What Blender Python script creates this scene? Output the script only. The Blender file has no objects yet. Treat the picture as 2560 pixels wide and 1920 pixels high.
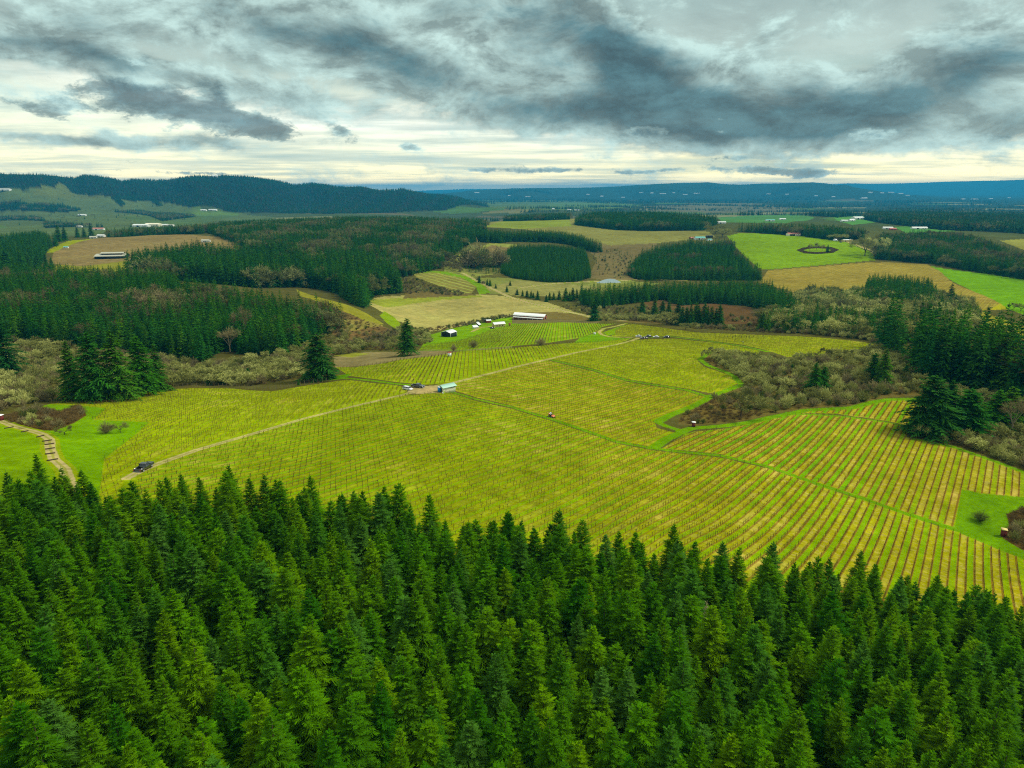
import bpy, math, random
import numpy as np
from mathutils import Vector, Matrix

C = bpy.context.scene.collection
SC = bpy.context.scene
R = math.radians
rng = np.random.default_rng(7)
random.seed(7)

# ------------------------------------------------------------------ camera
CAM_Z = 100.0
PITCH = R(15.4)
FPX = 1534.0                      # focal length in pixels of a 2212 px wide picture
cam = bpy.data.cameras.new('camera')
cam.sensor_width = 36.0
cam.lens = 36.0 * FPX / 2212.0
cam.clip_start = 1.0
cam.clip_end = 120000.0
cam_o = bpy.data.objects.new('camera', cam)
C.objects.link(cam_o)
cam_o.location = (0, 0, CAM_Z)
cam_o.rotation_euler = (R(90) - PITCH, 0, 0)
SC.camera = cam_o

# ------------------------------------------------------------------ render settings
SC.render.engine = 'CYCLES'
SC.view_settings.view_transform = 'Standard'
SC.view_settings.look = 'None'
SC.view_settings.exposure = 0.28
SC.view_settings.gamma = 1.0
cy = SC.cycles
cy.max_bounces = 4
cy.diffuse_bounces = 2
cy.glossy_bounces = 2
cy.transmission_bounces = 2
cy.volume_bounces = 0
cy.transparent_max_bounces = 4
cy.use_denoising = False
cy.filter_width = 1.1
cy.use_adaptive_sampling = True
cy.adaptive_threshold = 0.01

# ------------------------------------------------------------------ sky
SUN_EL, SUN_AZ = 50.0, 84.0       # degrees; azimuth clockwise from the view direction (+Y)
world = bpy.data.worlds.new('World')
SC.world = world
world.use_nodes = True


class NB:
    """small helper to write node maths as expressions"""
    def __init__(s, tree):
        s.t = tree

    def node(s, kind, **kw):
        n = s.t.nodes.new(kind)
        for k, v in kw.items():
            setattr(n, k, v)
        return n

    def put(s, sock, v):
        if v is None:
            return
        if isinstance(v, bpy.types.NodeSocket):
            s.t.links.new(v, sock)
        else:
            sock.default_value = v

    def m(s, op, a, b=None, c=None, clamp=False):
        n = s.node('ShaderNodeMath', operation=op, use_clamp=clamp)
        s.put(n.inputs[0], a); s.put(n.inputs[1], b); s.put(n.inputs[2], c)
        return n.outputs[0]

    def add(s, a, b): return s.m('ADD', a, b)
    def sub(s, a, b): return s.m('SUBTRACT', a, b)
    def mul(s, a, b): return s.m('MULTIPLY', a, b)

    def vec(s, x, y, z=0.0):
        n = s.node('ShaderNodeCombineXYZ')
        s.put(n.inputs[0], x); s.put(n.inputs[1], y); s.put(n.inputs[2], z)
        return n.outputs[0]

    def sep(s, v):
        n = s.node('ShaderNodeSeparateXYZ'); s.put(n.inputs[0], v)
        return n.outputs

    def noise(s, v, scale, detail=4.0, rough=0.55, dist=0.0, lac=2.0):
        n = s.node('ShaderNodeTexNoise', noise_dimensions='3D')
        s.put(n.inputs['Vector'], v); s.put(n.inputs['Scale'], scale)
        s.put(n.inputs['Detail'], detail); s.put(n.inputs['Roughness'], rough)
        s.put(n.inputs['Distortion'], dist); s.put(n.inputs['Lacunarity'], lac)
        return n.outputs[0]

    def ss(s, x, lo, hi, a=0.0, b=1.0):
        n = s.node('ShaderNodeMapRange', interpolation_type='SMOOTHSTEP')
        s.put(n.inputs[0], x); s.put(n.inputs[1], lo); s.put(n.inputs[2], hi)
        s.put(n.inputs[3], a); s.put(n.inputs[4], b)
        return n.outputs[0]

    def lin(s, x, lo, hi, a=0.0, b=1.0):
        n = s.node('ShaderNodeMapRange', interpolation_type='LINEAR')
        s.put(n.inputs[0], x); s.put(n.inputs[1], lo); s.put(n.inputs[2], hi)
        s.put(n.inputs[3], a); s.put(n.inputs[4], b)
        return n.outputs[0]

    def mix(s, f, a, b, blend='MIX'):
        n = s.node('ShaderNodeMix', data_type='RGBA', blend_type=blend)
        s.put(n.inputs[0], f)
        s.put(n.inputs[6], a if isinstance(a, bpy.types.NodeSocket) else (*a, 1.0))
        s.put(n.inputs[7], b if isinstance(b, bpy.types.NodeSocket) else (*b, 1.0))
        return n.outputs[2]

    def ramp(s, f, stops):
        n = s.node('ShaderNodeValToRGB')
        s.put(n.inputs[0], f)
        e = n.color_ramp.elements
        while len(e) < len(stops):
            e.new(0.5)
        for k, (p, c) in enumerate(stops):
            e[k].position = p; e[k].color = (*c, 1.0)
        return n.outputs[0]


def lin3(r, g, b):
    f = lambda c: (c / 255 / 12.92) if c / 255 <= 0.04045 else ((c / 255 + 0.055) / 1.055) ** 2.4
    return (f(r), f(g), f(b))


SKY_STRENGTH = 0.1


def build_sky():
    nt = world.node_tree
    nt.nodes.clear()
    b = NB(nt)
    out = b.node('ShaderNodeOutputWorld')
    bg = b.node('ShaderNodeBackground')
    bg.inputs['Strength'].default_value = SKY_STRENGTH
    sky = b.node('ShaderNodeTexSky', sky_type='NISHITA')
    sky.sun_disc = False
    sky.sun_elevation = R(SUN_EL)
    sky.sun_rotation = R(SUN_AZ)
    sky.altitude = 200.0
    tc = b.node('ShaderNodeTexCoord')
    D = tc.outputs['Generated']
    x, y, z = b.sep(D)
    A = b.m('ARCTAN2', x, y)                       # azimuth, 0 ahead
    E = b.m('ARCSINE', z)                          # elevation
    zc = b.m('MAXIMUM', z, 0.0)
    inv = b.m('DIVIDE', 1.0, b.add(zc, 0.055))
    px, py = b.mul(x, inv), b.mul(y, inv)          # a flat cloud deck seen in perspective
    P = b.vec(px, py, 0.0)
    AE = b.vec(A, b.mul(E, 2.0), 0.0)              # billowing masses
    # gentle warp of the sky coordinates
    w1 = b.noise(AE, 7.0, 5.0, 0.6)
    w2 = b.noise(b.vec(A, b.mul(E, 2.0), 7.3), 7.0, 5.0, 0.6)
    Aw = b.add(A, b.mul(b.sub(w1, 0.5), 0.09))
    Ew = b.add(E, b.mul(b.sub(w2, 0.5), 0.045))

    def blob(u, v, ru, rv, tilt=0.0, amp=1.0, a=Aw, e=Ew):
        """a cloud mass: centre and half sizes given as the sky angles they subtend"""
        bx, by = (u - 1106) / FPX, (v - 829.5) / FPX
        X, Y, Z = bx, math.cos(PITCH) - by * math.sin(PITCH), -math.sin(PITCH) - by * math.cos(PITCH)
        ca, ce = math.atan2(X, Y), math.atan2(Z, math.hypot(X, Y))
        ra, re = ru / FPX * 0.92, rv / FPX * 0.92
        da, de = b.sub(a, ca), b.sub(e, ce)
        c, s_ = math.cos(R(tilt)), math.sin(R(tilt))
        p = b.mul(b.add(b.mul(da, c), b.mul(de, s_)), 1 / ra)
        q = b.mul(b.sub(b.mul(de, c), b.mul(da, s_)), 1 / re)
        g = b.m('EXPONENT', b.mul(b.add(b.mul(p, p), b.mul(q, q)), -1.0))
        return b.mul(g, amp)

    def total(items, a=Aw, e=Ew):
        acc = None
        for it in items:
            g = blob(*it, a=a, e=e)
            acc = g if acc is None else b.add(acc, g)
        return acc

    # 1. high thin layer: long bands
    band = b.noise(b.vec(b.mul(px, 0.55), py, 3.0), 0.9, 5.0, 0.6, 0.3)
    strk = b.noise(b.vec(b.mul(A, 2.6), b.mul(E, 46.0), 1.0), 1.0, 6.0, 0.58, 0.25)
    base = b.ramp(b.lin(E, 0.0, 0.30), [
        (0.00, (2.3, 1.75, 0.75)), (0.06, (1.75, 1.48, 0.78)), (0.14, (1.25, 1.17, 0.76)), (0.28, (0.95, 1.00, 0.76)),
        (0.50, (0.50, 0.62, 0.55)), (0.75, (0.36, 0.47, 0.44)), (1.0, (0.38, 0.49, 0.455))])
    glow = b.mul(blob(1690, 372, 300, 34, 0, 1.0), b.ss(strk, 0.42, 0.56))
    base = b.mix(b.mul(glow, 0.85), base, (2.0, 1.60, 0.62))
    wht = b.mul(total([(800, 262, 400, 46, 0, 0.95), (300, 195, 330, 30, -6, 0.8), (1280, 290, 260, 30, 0, 0.6), (1950, 300, 300, 22, 0, 0.5)]), b.ss(strk, 0.30, 0.55, 0.5, 1.0))
    base = b.mix(b.m('MINIMUM', wht, 1.0), base, (1.08, 1.10, 0.92))
    c1 = b.ss(band, 0.42, 0.70)
    base = b.mix(b.mul(c1, 0.55), base, (0.29, 0.45, 0.42))
    c2 = b.mul(b.ss(strk, 0.44, 0.64), b.ss(E, 0.17, 0.03))
    base = b.mix(b.mul(c2, 0.62), base, (0.36, 0.52, 0.50))
    # 2. grey masses
    f1 = b.noise(AE, 9.0, 9.0, 0.64, 0.25)
    f2 = b.noise(b.vec(b.add(A, 0.010), b.mul(b.add(E, 0.014), 2.0), 0.0), 9.0, 9.0, 0.64, 0.25)
    lit = b.mul(b.sub(f1, f2), 4.2)                # the side turned up to the light
    soft = b.add(1.0, b.mul(b.sub(f1, 0.5), b.ss(E, 0.02, 0.12, 0.3, 0.9)))
    base = b.mix(1.0, base, b.vec(soft, soft, soft), 'MULTIPLY')
    big = total([(560, 40, 160, 34, -14, 0.55), (860, 110, 120, 30, -20, 0.55), (1250, 30, 110, 40, -30, 0.5), (2150, 60, 120, 60, 0, 0.35), (150, 40, 160, 20, -6, 0.35), (1430, 195, 210, 95, -22, 1.45), (1330, 110, 170, 70, -30, 0.55), (1700, 245, 280, 52, -4, 1.3), (1860, 215, 130, 45, 0, 0.75),
                 (2110, 150, 190, 52, 12, 1.45), (1560, 270, 340, 34, -4, 0.95), (690, 85, 240, 44, -10, 1.0),
                 (1060, 205, 330, 42, -10, 0.85), (330, 150, 420, 24, -9, 0.85), (40, 100, 240, 26, -10, 0.7),
                 (1150, 60, 150, 80, -20, 0.8), (2212, 262, 160, 26, 0, 0.7), (250, 300, 330, 12, 0, 0.6),
                 (1180, 250, 240, 30, 0, 0.6), (1990, 40, 130, 44, 0, -0.2), (1430, 40, 150, 40, -8, -0.5), (1780, 110, 90, 50, -10, -0.35), (1640, 60, 120, 40, -14, 0.35), (930, 20, 160, 30, 0, 0.5)])
    dens = b.add(b.add(big, b.mul(b.sub(f1, 0.5), 2.3)), b.ss(E, 0.07, 0.15, 0.0, 0.26))
    cov = b.ss(dens, 0.05, 0.55)
    thick = b.ss(b.add(b.mul(big, 0.9), b.mul(b.sub(f1, 0.5), 3.4)), 0.25, 1.65)
    ccol = b.mix(thick, (0.37, 0.50, 0.46), (0.046, 0.112, 0.126))
    litm = b.m('MINIMUM', b.m('MAXIMUM', lit, -0.45), 0.5)
    n = b.node('ShaderNodeMix', data_type='RGBA', blend_type='MULTIPLY')
    n.inputs[0].default_value = 1.0
    nt.links.new(ccol, n.inputs[6])
    g = b.add(1.0, litm)
    nt.links.new(b.vec(g, g, g), n.inputs[7])
    col = b.mix(b.mul(cov, 0.95), base, n.outputs[2])
    # 3. small dark scraps of low cloud
    h1 = b.noise(b.vec(A, b.mul(E, 2.0), 4.0), 24.0, 7.0, 0.68, 0.2)
    hA = b.add(A, b.mul(b.sub(w1, 0.5), 0.03))
    hE = b.add(E, b.mul(b.sub(w2, 0.5), 0.016))
    small = total([(290, 212, 90, 34, -14, 1.2), (420, 240, 115, 34, -16, 1.25), (555, 270, 90, 24, -10, 1.3), (470, 195, 42, 28, -35, 1.0),
                   (130, 230, 58, 26, -6, 1.1), (738, 285, 44, 17, -18, 1.15), (893, 316, 32, 10, -8, 1.1), (10, 215, 40, 14, 0, 0.7),
                   (290, 132, 60, 14, 0, 0.65), (1395, 288, 52, 15, 0, 1.1), (1190, 368, 72, 8, 0, 1.0), (1400, 370, 90, 7, 0, 0.95),
                   (1640, 368, 120, 9, 0, 1.05), (1590, 345, 60, 9, 0, 0.8), (1900, 290, 60, 14, 0, 0.9), (2160, 296, 60, 14, 0, 1.0), (1040, 366, 70, 8, 0, 0.85), (1740, 372, 60, 9, 0, 0.9), (420, 372, 200, 5, 0, 0.6)], hA, hE)
    d2 = b.add(small, b.mul(b.sub(h1, 0.5), 2.8))
    cov2 = b.ss(d2, 0.42, 0.84)
    cc2 = b.mix(b.ss(d2, 0.55, 1.5), (0.33, 0.46, 0.43), (0.085, 0.155, 0.17))
    gl = b.add(1.0, b.m('MINIMUM', b.m('MAXIMUM', b.mul(lit, 1.1), -0.35), 0.7))
    col = b.mix(b.mul(cov2, 0.88), col, b.mix(1.0, cc2, b.vec(gl, gl, gl), 'MULTIPLY'))
    # overhead, out of the picture: a bright even overcast
    over = b.ss(E, 0.24, 0.75)
    col = b.mix(over, col, (0.66, 0.70, 0.63))
    # below the horizon
    col = b.mix(b.ss(E, 0.0, -0.05), col, (0.25, 0.30, 0.30))
    sc = b.mix(1.0, col, (1 / SKY_STRENGTH,) * 3, 'MULTIPLY')
    fin = b.mix(0.94, sky.outputs[0], sc)          # a little blue sky shows through everywhere
    nt.links.new(fin, bg.inputs['Color'])
    nt.links.new(bg.outputs[0], out.inputs['Surface'])


build_sky()
world.cycles.sampling_method = 'MANUAL'
world.cycles.sample_map_resolution = 512

sun = bpy.data.lights.new('sun', 'SUN')
sun.energy = 2.6
sun.angle = R(12)
sun.color = (1.0, 0.94, 0.80)
sun_o = bpy.data.objects.new('sun', sun)
C.objects.link(sun_o)
sd = Vector((math.sin(R(SUN_AZ)) * math.cos(R(SUN_EL)), math.cos(R(SUN_AZ)) * math.cos(R(SUN_EL)), math.sin(R(SUN_EL))))
sun_o.rotation_euler = sd.to_track_quat('Z', 'Y').to_euler()
sun_o.location = (0, 0, 400)

# ------------------------------------------------------------------ the lie of the land
SP, CP = math.sin(PITCH), math.cos(PITCH)


def ray(u, v):
    a, b = (np.asarray(u, float) - 1106.0) / FPX, (np.asarray(v, float) - 829.5) / FPX
    return a, CP - b * SP, -SP - b * CP


def at_depth(u, v, d):
    a, y, z = ray(u, v)
    return a * d, y * d, z * d


# survey points: a direction from the lookout and how far off the ground lies there
SURVEY = [
    # vineyard hill
    (312, 1012, 182), (20, 960, 192), (0, 905, 235), (190, 856, 300), (370, 845, 312), (550, 843, 332), (740, 803, 372),
    (880, 775, 425), (963, 840, 290), (640, 920, 235), (720, 1000, 195), (1080, 757, 432), (1400, 729, 550), (1300, 712, 625), (1350, 697, 690),
    (1640, 722, 565), (1890, 746, 478), (1520, 772, 425), (1985, 862, 335), (2212, 1010, 258), (2084, 1007, 252), (2084, 1175, 207),
    (2190, 1290, 168), (1106, 879, 285), (1261, 929, 250), (1406, 968, 240), (1556, 984, 240), (1659, 1008, 235), (1000, 1060, 178),
    (1250, 1110, 174), (1500, 1150, 173), (1760, 1190, 176), (1281, 799, 380), (1481, 842, 345), (1640, 905, 300), (1460, 910, 285),
    (1700, 800, 385), (1850, 840, 350), (1990, 945, 285), (2160, 930, 300), (1200, 745, 470), (1000, 745, 470), (1150, 705, 640),
    # left: brush and wooded terrace
    (60, 800, 385), (300, 800, 400), (480, 800, 410), (620, 790, 420), (300, 735, 500), (100, 725, 510), (560, 745, 500), (700, 740, 520),
    (760, 745, 530), (640, 690, 600), (740, 690, 610), (830, 705, 640), (860, 735, 560), (700, 645, 690), (800, 670, 720),
    (300, 630, 690), (60, 640, 700), (520, 630, 700),
    # valley floor
    (950, 715, 690), (900, 690, 750), (980, 650, 905), (1150, 655, 880), (1145, 689, 772), (970, 727, 640), (1075, 707, 705),
    (1270, 690, 760), (1200, 668, 830), (1100, 640, 930), (1030, 610, 1010), (950, 605, 1030), (920, 585, 1120), (870, 620, 960),
    (780, 660, 800), (650, 640, 860), (1310, 605, 1130), (1200, 606, 1120), (1180, 540, 1500), (1330, 555, 1400), (1010, 560, 1300),
    (1500, 605, 1120), (1510, 540, 1540), (1500, 672, 815), (1400, 660, 850), (1650, 690, 720), (1640, 640, 960), (1800, 660, 780),
    # right: meadows on the slope
    (1700, 577, 1260), (1850, 590, 1170), (1750, 620, 1030), (1700, 515, 1650), (1860, 530, 1500), (2000, 600, 1120), (2100, 605, 1060),
    (2200, 655, 830), (2180, 690, 720), (2060, 700, 600), (1960, 760, 470), (2150, 800, 420), (2000, 560, 1350), (2200, 560, 1300),
    # middle hills
    (300, 540, 1300), (150, 525, 1420), (450, 525, 1420), (243, 556, 1230), (100, 570, 1120), (500, 590, 1000), (700, 540, 1230),
    (900, 530, 1350), (650, 490, 1750), (860, 485, 1850), (1000, 500, 1750), (480, 500, 1700), (1150, 487, 2150), (1300, 508, 1850),
    (1500, 505, 1800), (1400, 498, 2000), (1240, 470, 2700), (1600, 470, 2700),
]
pts = []
for (u, v, d) in SURVEY:
    pts.append(at_depth(u, v, d))
# the pond lies level
for (u, v) in ((1287, 612), (1296, 606), (1306, 601), (1318, 599), (1331, 601), (1340, 608), (1334, 614), (1310, 615), (1314, 607)):
    pts.append(at_depth(u, v, -139.0 / float(ray(u, v)[2])))
# ground hidden under the near trees and outside the frame
pts += [(-60, 20, -58), (0, 0, -62), (60, 20, -68), (140, 40, -80), (-160, 40, -54), (-100, 100, -62), (0, 100, -69), (80, 100, -79), (150, 110, -88),
        (-60, 140, -67), (40, 145, -74), (220, 150, -95), (-260, 160, -62), (-300, 320, -90), (330, 320, -100), (-120, -60, -55), (120, -60, -72),
        (-700, 800, -105), (900, 700, -125), (-1300, 1200, -120), (1600, 1300, -135)]
# the wide plain
PLAIN = -185.0
for az in (-58, -35, -22, -8, 6, 20, 34, 58):
    for d, z in ((3300, -160 if az < -5 else -130), (5200, -165), (9000, PLAIN), (16000, PLAIN), (42000, PLAIN)):
        pts.append((d * math.sin(R(az)), d * math.cos(R(az)), z))
pts = np.array(pts, float)


def warp(x, y):
    rho = np.maximum(np.hypot(x, y), 8.0)
    az = np.arctan2(x, np.where(np.abs(y) < 1e-6, 1e-6, y))
    k = np.clip(np.log(rho / 25.0), 0.0, 1.2) / 1.2
    return az * 1.7 * k, np.log(rho + 20.0)


_pu, _pv = warp(pts[:, 0], pts[:, 1])
_eps = 0.16


def _ker(du, dv):
    return np.sqrt(du * du + dv * dv + _eps * _eps)


_n = len(pts)
_K = _ker(_pu[:, None] - _pu[None], _pv[:, None] - _pv[None])
_K[np.diag_indices(_n)] -= 0.03            # slight smoothing of the survey
_Q = np.c_[np.ones(_n), _pu, _pv]
_S = np.block([[_K, _Q], [_Q.T, np.zeros((3, 3))]])
_W = np.linalg.solve(_S, np.r_[pts[:, 2], 0, 0, 0])

# skylines of the far ridges: direction, distance, depth of the slope before and behind
RIDGES = [
    (6800, 0.34, 0.5, [(-260, 368), (0, 371), (15, 373), (57, 374), (85, 375), (122, 376), (162, 382), (182, 377), (207, 379), (237, 383), (262, 390), (287, 386), (325, 387), (362, 388),
                        (400, 383), (440, 378), (487, 375), (520, 378), (553, 383), (595, 389), (635, 397), (673, 394), (728, 402), (778, 399), (818, 407), (855, 409), (866, 406), (903, 411), (928, 416), (978, 423), (1015, 433), (1060, 446)]),
    (15500, 0.22, 0.3, [(940, 420), (1020, 410), (1110, 406), (1200, 405), (1281, 404), (1340, 401), (1371, 399), (1396, 398), (1431, 396), (1481, 394), (1531, 393), (1568, 397), (1606, 397.6), (1643, 395),
                         (1684, 395), (1754, 393), (1784, 395), (1809, 399), (1824, 397.6), (1849, 404), (1900, 412), (1960, 420)]),
    (30000, 0.2, 0.3, [(900, 412), (1000, 408), (1200, 407), (1700, 402), (1834, 395.6), (1880, 397), (1950, 395), (2034, 392), (2109, 390), (2212, 388), (2400, 388)]),
]


def height(x, y):
    x = np.asarray(x, float); y = np.asarray(y, float)
    shp = x.shape
    x, y = x.ravel(), y.ravel()
    out = np.empty(len(x))
    for i in range(0, len(x), 20000):
        s = slice(i, i + 20000)
        wu, wv = warp(x[s], y[s])
        out[s] = _ker(wu[:, None] - _pu[None], wv[:, None] - _pv[None]) @ _W[:_n] + _W[_n] + _W[_n + 1] * wu + _W[_n + 2] * wv
    rho = np.hypot(x, y)
    az = np.arctan2(x, y)
    plain = rho > 2600
    t = np.clip((rho - 2600) / 2600, 0, 1)
    # rolling ground further out
    roll = 26 * np.sin(x / 610 + 1.3) * np.sin(y / 830 + 0.4) + 14 * np.sin(x / 270 + y / 390)
    out += np.where(plain, t * np.clip((9000 - rho) / 4000, 0.12, 1) * roll, 0)
    for (d0, wf, wb, prof) in RIDGES:
        u = np.array([p[0] for p in prof], float); v = np.array([p[1] for p in prof], float)
        a, yy, zz = ray(u, v)
        paz = np.arctan2(a, yy)
        slope = zz / np.hypot(a, yy)
        top = np.interp(az, paz, slope) * d0 - (14 if d0 < 9000 else 8)
        edge = np.clip((az - paz[0]) / 0.06 + 1, 0, 1) * np.clip((paz[-1] - az) / 0.06 + 1, 0, 1)
        lr = np.log(rho / d0)
        lr = lr + 0.03 * np.sin(az * 31 + 1) + 0.02 * np.sin(az * 73)
        sh = np.where(lr < 0, np.clip(1 + lr / wf, 0, 1), np.clip(1 - lr / wb, 0, 1))
        sh = sh * sh * (3 - 2 * sh)
        lift = np.maximum(top - out, 0) * sh * edge
        spur = 1 - 0.16 * np.sin(az * 60 + lr * 9) ** 2 * np.clip(-lr * 6, 0, 1) * np.clip((lr + wf) * 8, 0, 1)
        out += lift * spur
    return out.reshape(shp)


def ground_z(x, y):
    """height above the sea of the scene (lookout is CAM_Z)"""
    return height(x, y) + CAM_Z


_LR = np.exp(np.linspace(math.log(30), math.log(45000), 900))


def locate(u, v, h=0.0, dmin=70.0, dmax=1e9):
    """ground points seen in given directions (first hit of a surface h above the ground)"""
    u = np.atleast_1d(np.asarray(u, float)); v = np.atleast_1d(np.asarray(v, float))
    h = np.broadcast_to(np.asarray(h, float), u.shape)
    a, y, z = ray(u, v)
    hor = np.hypot(a, y)
    res = np.zeros((len(u), 2))
    rr = _LR[(_LR > dmin) & (_LR < dmax)]
    for i in range(len(u)):
        sx, sy = a[i] / hor[i], y[i] / hor[i]
        g = height(sx * rr, sy * rr) + h[i]
        f = rr * z[i] / hor[i] - g
        k = np.nonzero(f < 0)[0]
        if len(k) == 0:
            res[i] = sx * rr[-1], sy * rr[-1]
            continue
        k = k[0]
        if k > 0:
            t = f[k - 1] / (f[k - 1] - f[k] + 1e-12)
            r = rr[k - 1] + (rr[k] - rr[k - 1]) * min(max(t, 0), 1)
        else:
            r = rr[0]
        res[i] = sx * r, sy * r
    return res


def outline(poly, step=45.0, closed=True, dmax=1e9):
    """ground outline from sighted corner points (u, v[, height of what was sighted])"""
    P = [(p[0], p[1], p[2] if len(p) > 2 else 0.0) for p in poly]
    us, vs, hs = [], [], []
    m = len(P) if closed else len(P) - 1
    for i in range(m):
        p, q = P[i], P[(i + 1) % len(P)]
        k = max(1, int(math.hypot(q[0] - p[0], q[1] - p[1]) / step))
        for j in range(k):
            t = j / k
            us.append(p[0] + (q[0] - p[0]) * t); vs.append(p[1] + (q[1] - p[1]) * t); hs.append(p[2] + (q[2] - p[2]) * t)
    if not closed:
        us.append(P[-1][0]); vs.append(P[-1][1]); hs.append(P[-1][2])
    return locate(us, vs, hs, dmax=dmax)


def inside(px, py, poly):
    res = np.zeros(len(px), bool)
    bb = (px >= poly[:, 0].min()) & (px <= poly[:, 0].max()) & (py >= poly[:, 1].min()) & (py <= poly[:, 1].max())
    idx = np.nonzero(bb)[0]
    if len(idx) == 0:
        return res
    x, y = px[idx], py[idx]
    r = np.zeros(len(idx), bool)
    for i in range(len(poly)):
        x1, y1 = poly[i]; x2, y2 = poly[(i + 1) % len(poly)]
        if y1 == y2:
            continue
        c = ((y1 > y) != (y2 > y)) & (x < (x2 - x1) * (y - y1) / (y2 - y1) + x1)
        r ^= c
    res[idx] = r
    return res


def near_line(px, py, line, width):
    """distance test to a polyline on the ground"""
    res = np.zeros(len(px), bool)
    for i in range(len(line) - 1):
        a, b_ = line[i], line[i + 1]
        lo = np.minimum(a, b_) - width; hi = np.maximum(a, b_) + width
        idx = np.nonzero((px > lo[0]) & (px < hi[0]) & (py > lo[1]) & (py < hi[1]))[0]
        if len(idx) == 0:
            continue
        d = b_ - a
        L2 = max(d @ d, 1e-9)
        t = np.clip(((px[idx] - a[0]) * d[0] + (py[idx] - a[1]) * d[1]) / L2, 0, 1)
        dd = np.hypot(px[idx] - a[0] - t * d[0], py[idx] - a[1] - t * d[1])
        res[idx[dd < width * 0.5]] = True
    return res


# ------------------------------------------------------------------ object helpers
def mesh_data(name, V, F, smooth=False):
    """V (n,3); F list of integer arrays (k,3) or (k,4)"""
    me = bpy.data.meshes.new(name)
    V = np.asarray(V, np.float32)
    F = [np.asarray(f, np.int32) for f in F if len(f)]
    me.vertices.add(len(V))
    me.vertices.foreach_set('co', V.ravel())
    loops = np.concatenate([f.ravel() for f in F])
    tot = np.concatenate([np.full(len(f), f.shape[1], np.int32) for f in F])
    start = np.r_[0, np.cumsum(tot)[:-1]].astype(np.int32)
    me.loops.add(len(loops))
    me.loops.foreach_set('vertex_index', loops)
    me.polygons.add(len(tot))
    me.polygons.foreach_set('loop_start', start)
    me.update(calc_edges=True)
    if smooth:
        me.polygons.foreach_set('use_smooth', np.ones(len(tot), bool))
    return me


def link(name, data, mat=None, parent=None):
    o = bpy.data.objects.new(name, data)
    C.objects.link(o)
    if mat is not None and data is not None and len(data.materials) == 0:
        data.materials.append(mat)
    if parent is not None:
        o.parent = parent
    return o


def tag(o, label=None, cat=None, group=None, kind=None):
    if label: o['label'] = label
    if cat: o['category'] = cat
    if group: o['group'] = group
    if kind: o['kind'] = kind
    return o


def copy_tree(o, parent=None):
    c = o.copy()
    C.objects.link(c)
    if parent is not None:
        c.parent = parent
    for ch in o.children:
        copy_tree(ch, c)
    return c


def material(name, rough=0.9, spec=0.1):
    m = bpy.data.materials.new(name)
    m.use_nodes = True
    nt = m.node_tree
    p = nt.nodes['Principled BSDF']
    p.inputs['Roughness'].default_value = rough
    p.inputs['Specular IOR Level'].default_value = spec
    return m, NB(nt), p


def plain(name, rgb, rough=0.7, spec=0.25, vary=0.12, scale=6.0, metal=0.0):
    m, b, p = material(name, rough, spec)
    p.inputs['Metallic'].default_value = metal
    tc = b.node('ShaderNodeTexCoord')
    n = b.noise(tc.outputs['Object'], scale, 4.0, 0.6)
    c = b.mix(n, tuple(x * (1 - vary) for x in rgb), tuple(min(x * (1 + vary), 1) for x in rgb))
    b.t.links.new(c, p.inputs['Base Color'])
    return m


def alb(r, g, b, k=0.74):
    return tuple(c * k for c in lin3(r, g, b))


# ------------------------------------------------------------------ land cover, as fields with surveyed outlines
SOIL = alb(96, 94, 42)
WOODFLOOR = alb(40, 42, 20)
GRASS = alb(108, 154, 2)
GRASS2 = alb(112, 165, 8)
VINE_A = alb(128, 152, 6)
VINE_B = alb(160, 158, 14)
TAN = alb(176, 168, 92)
BRAMBLE = alb(98, 78, 34)

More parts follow.
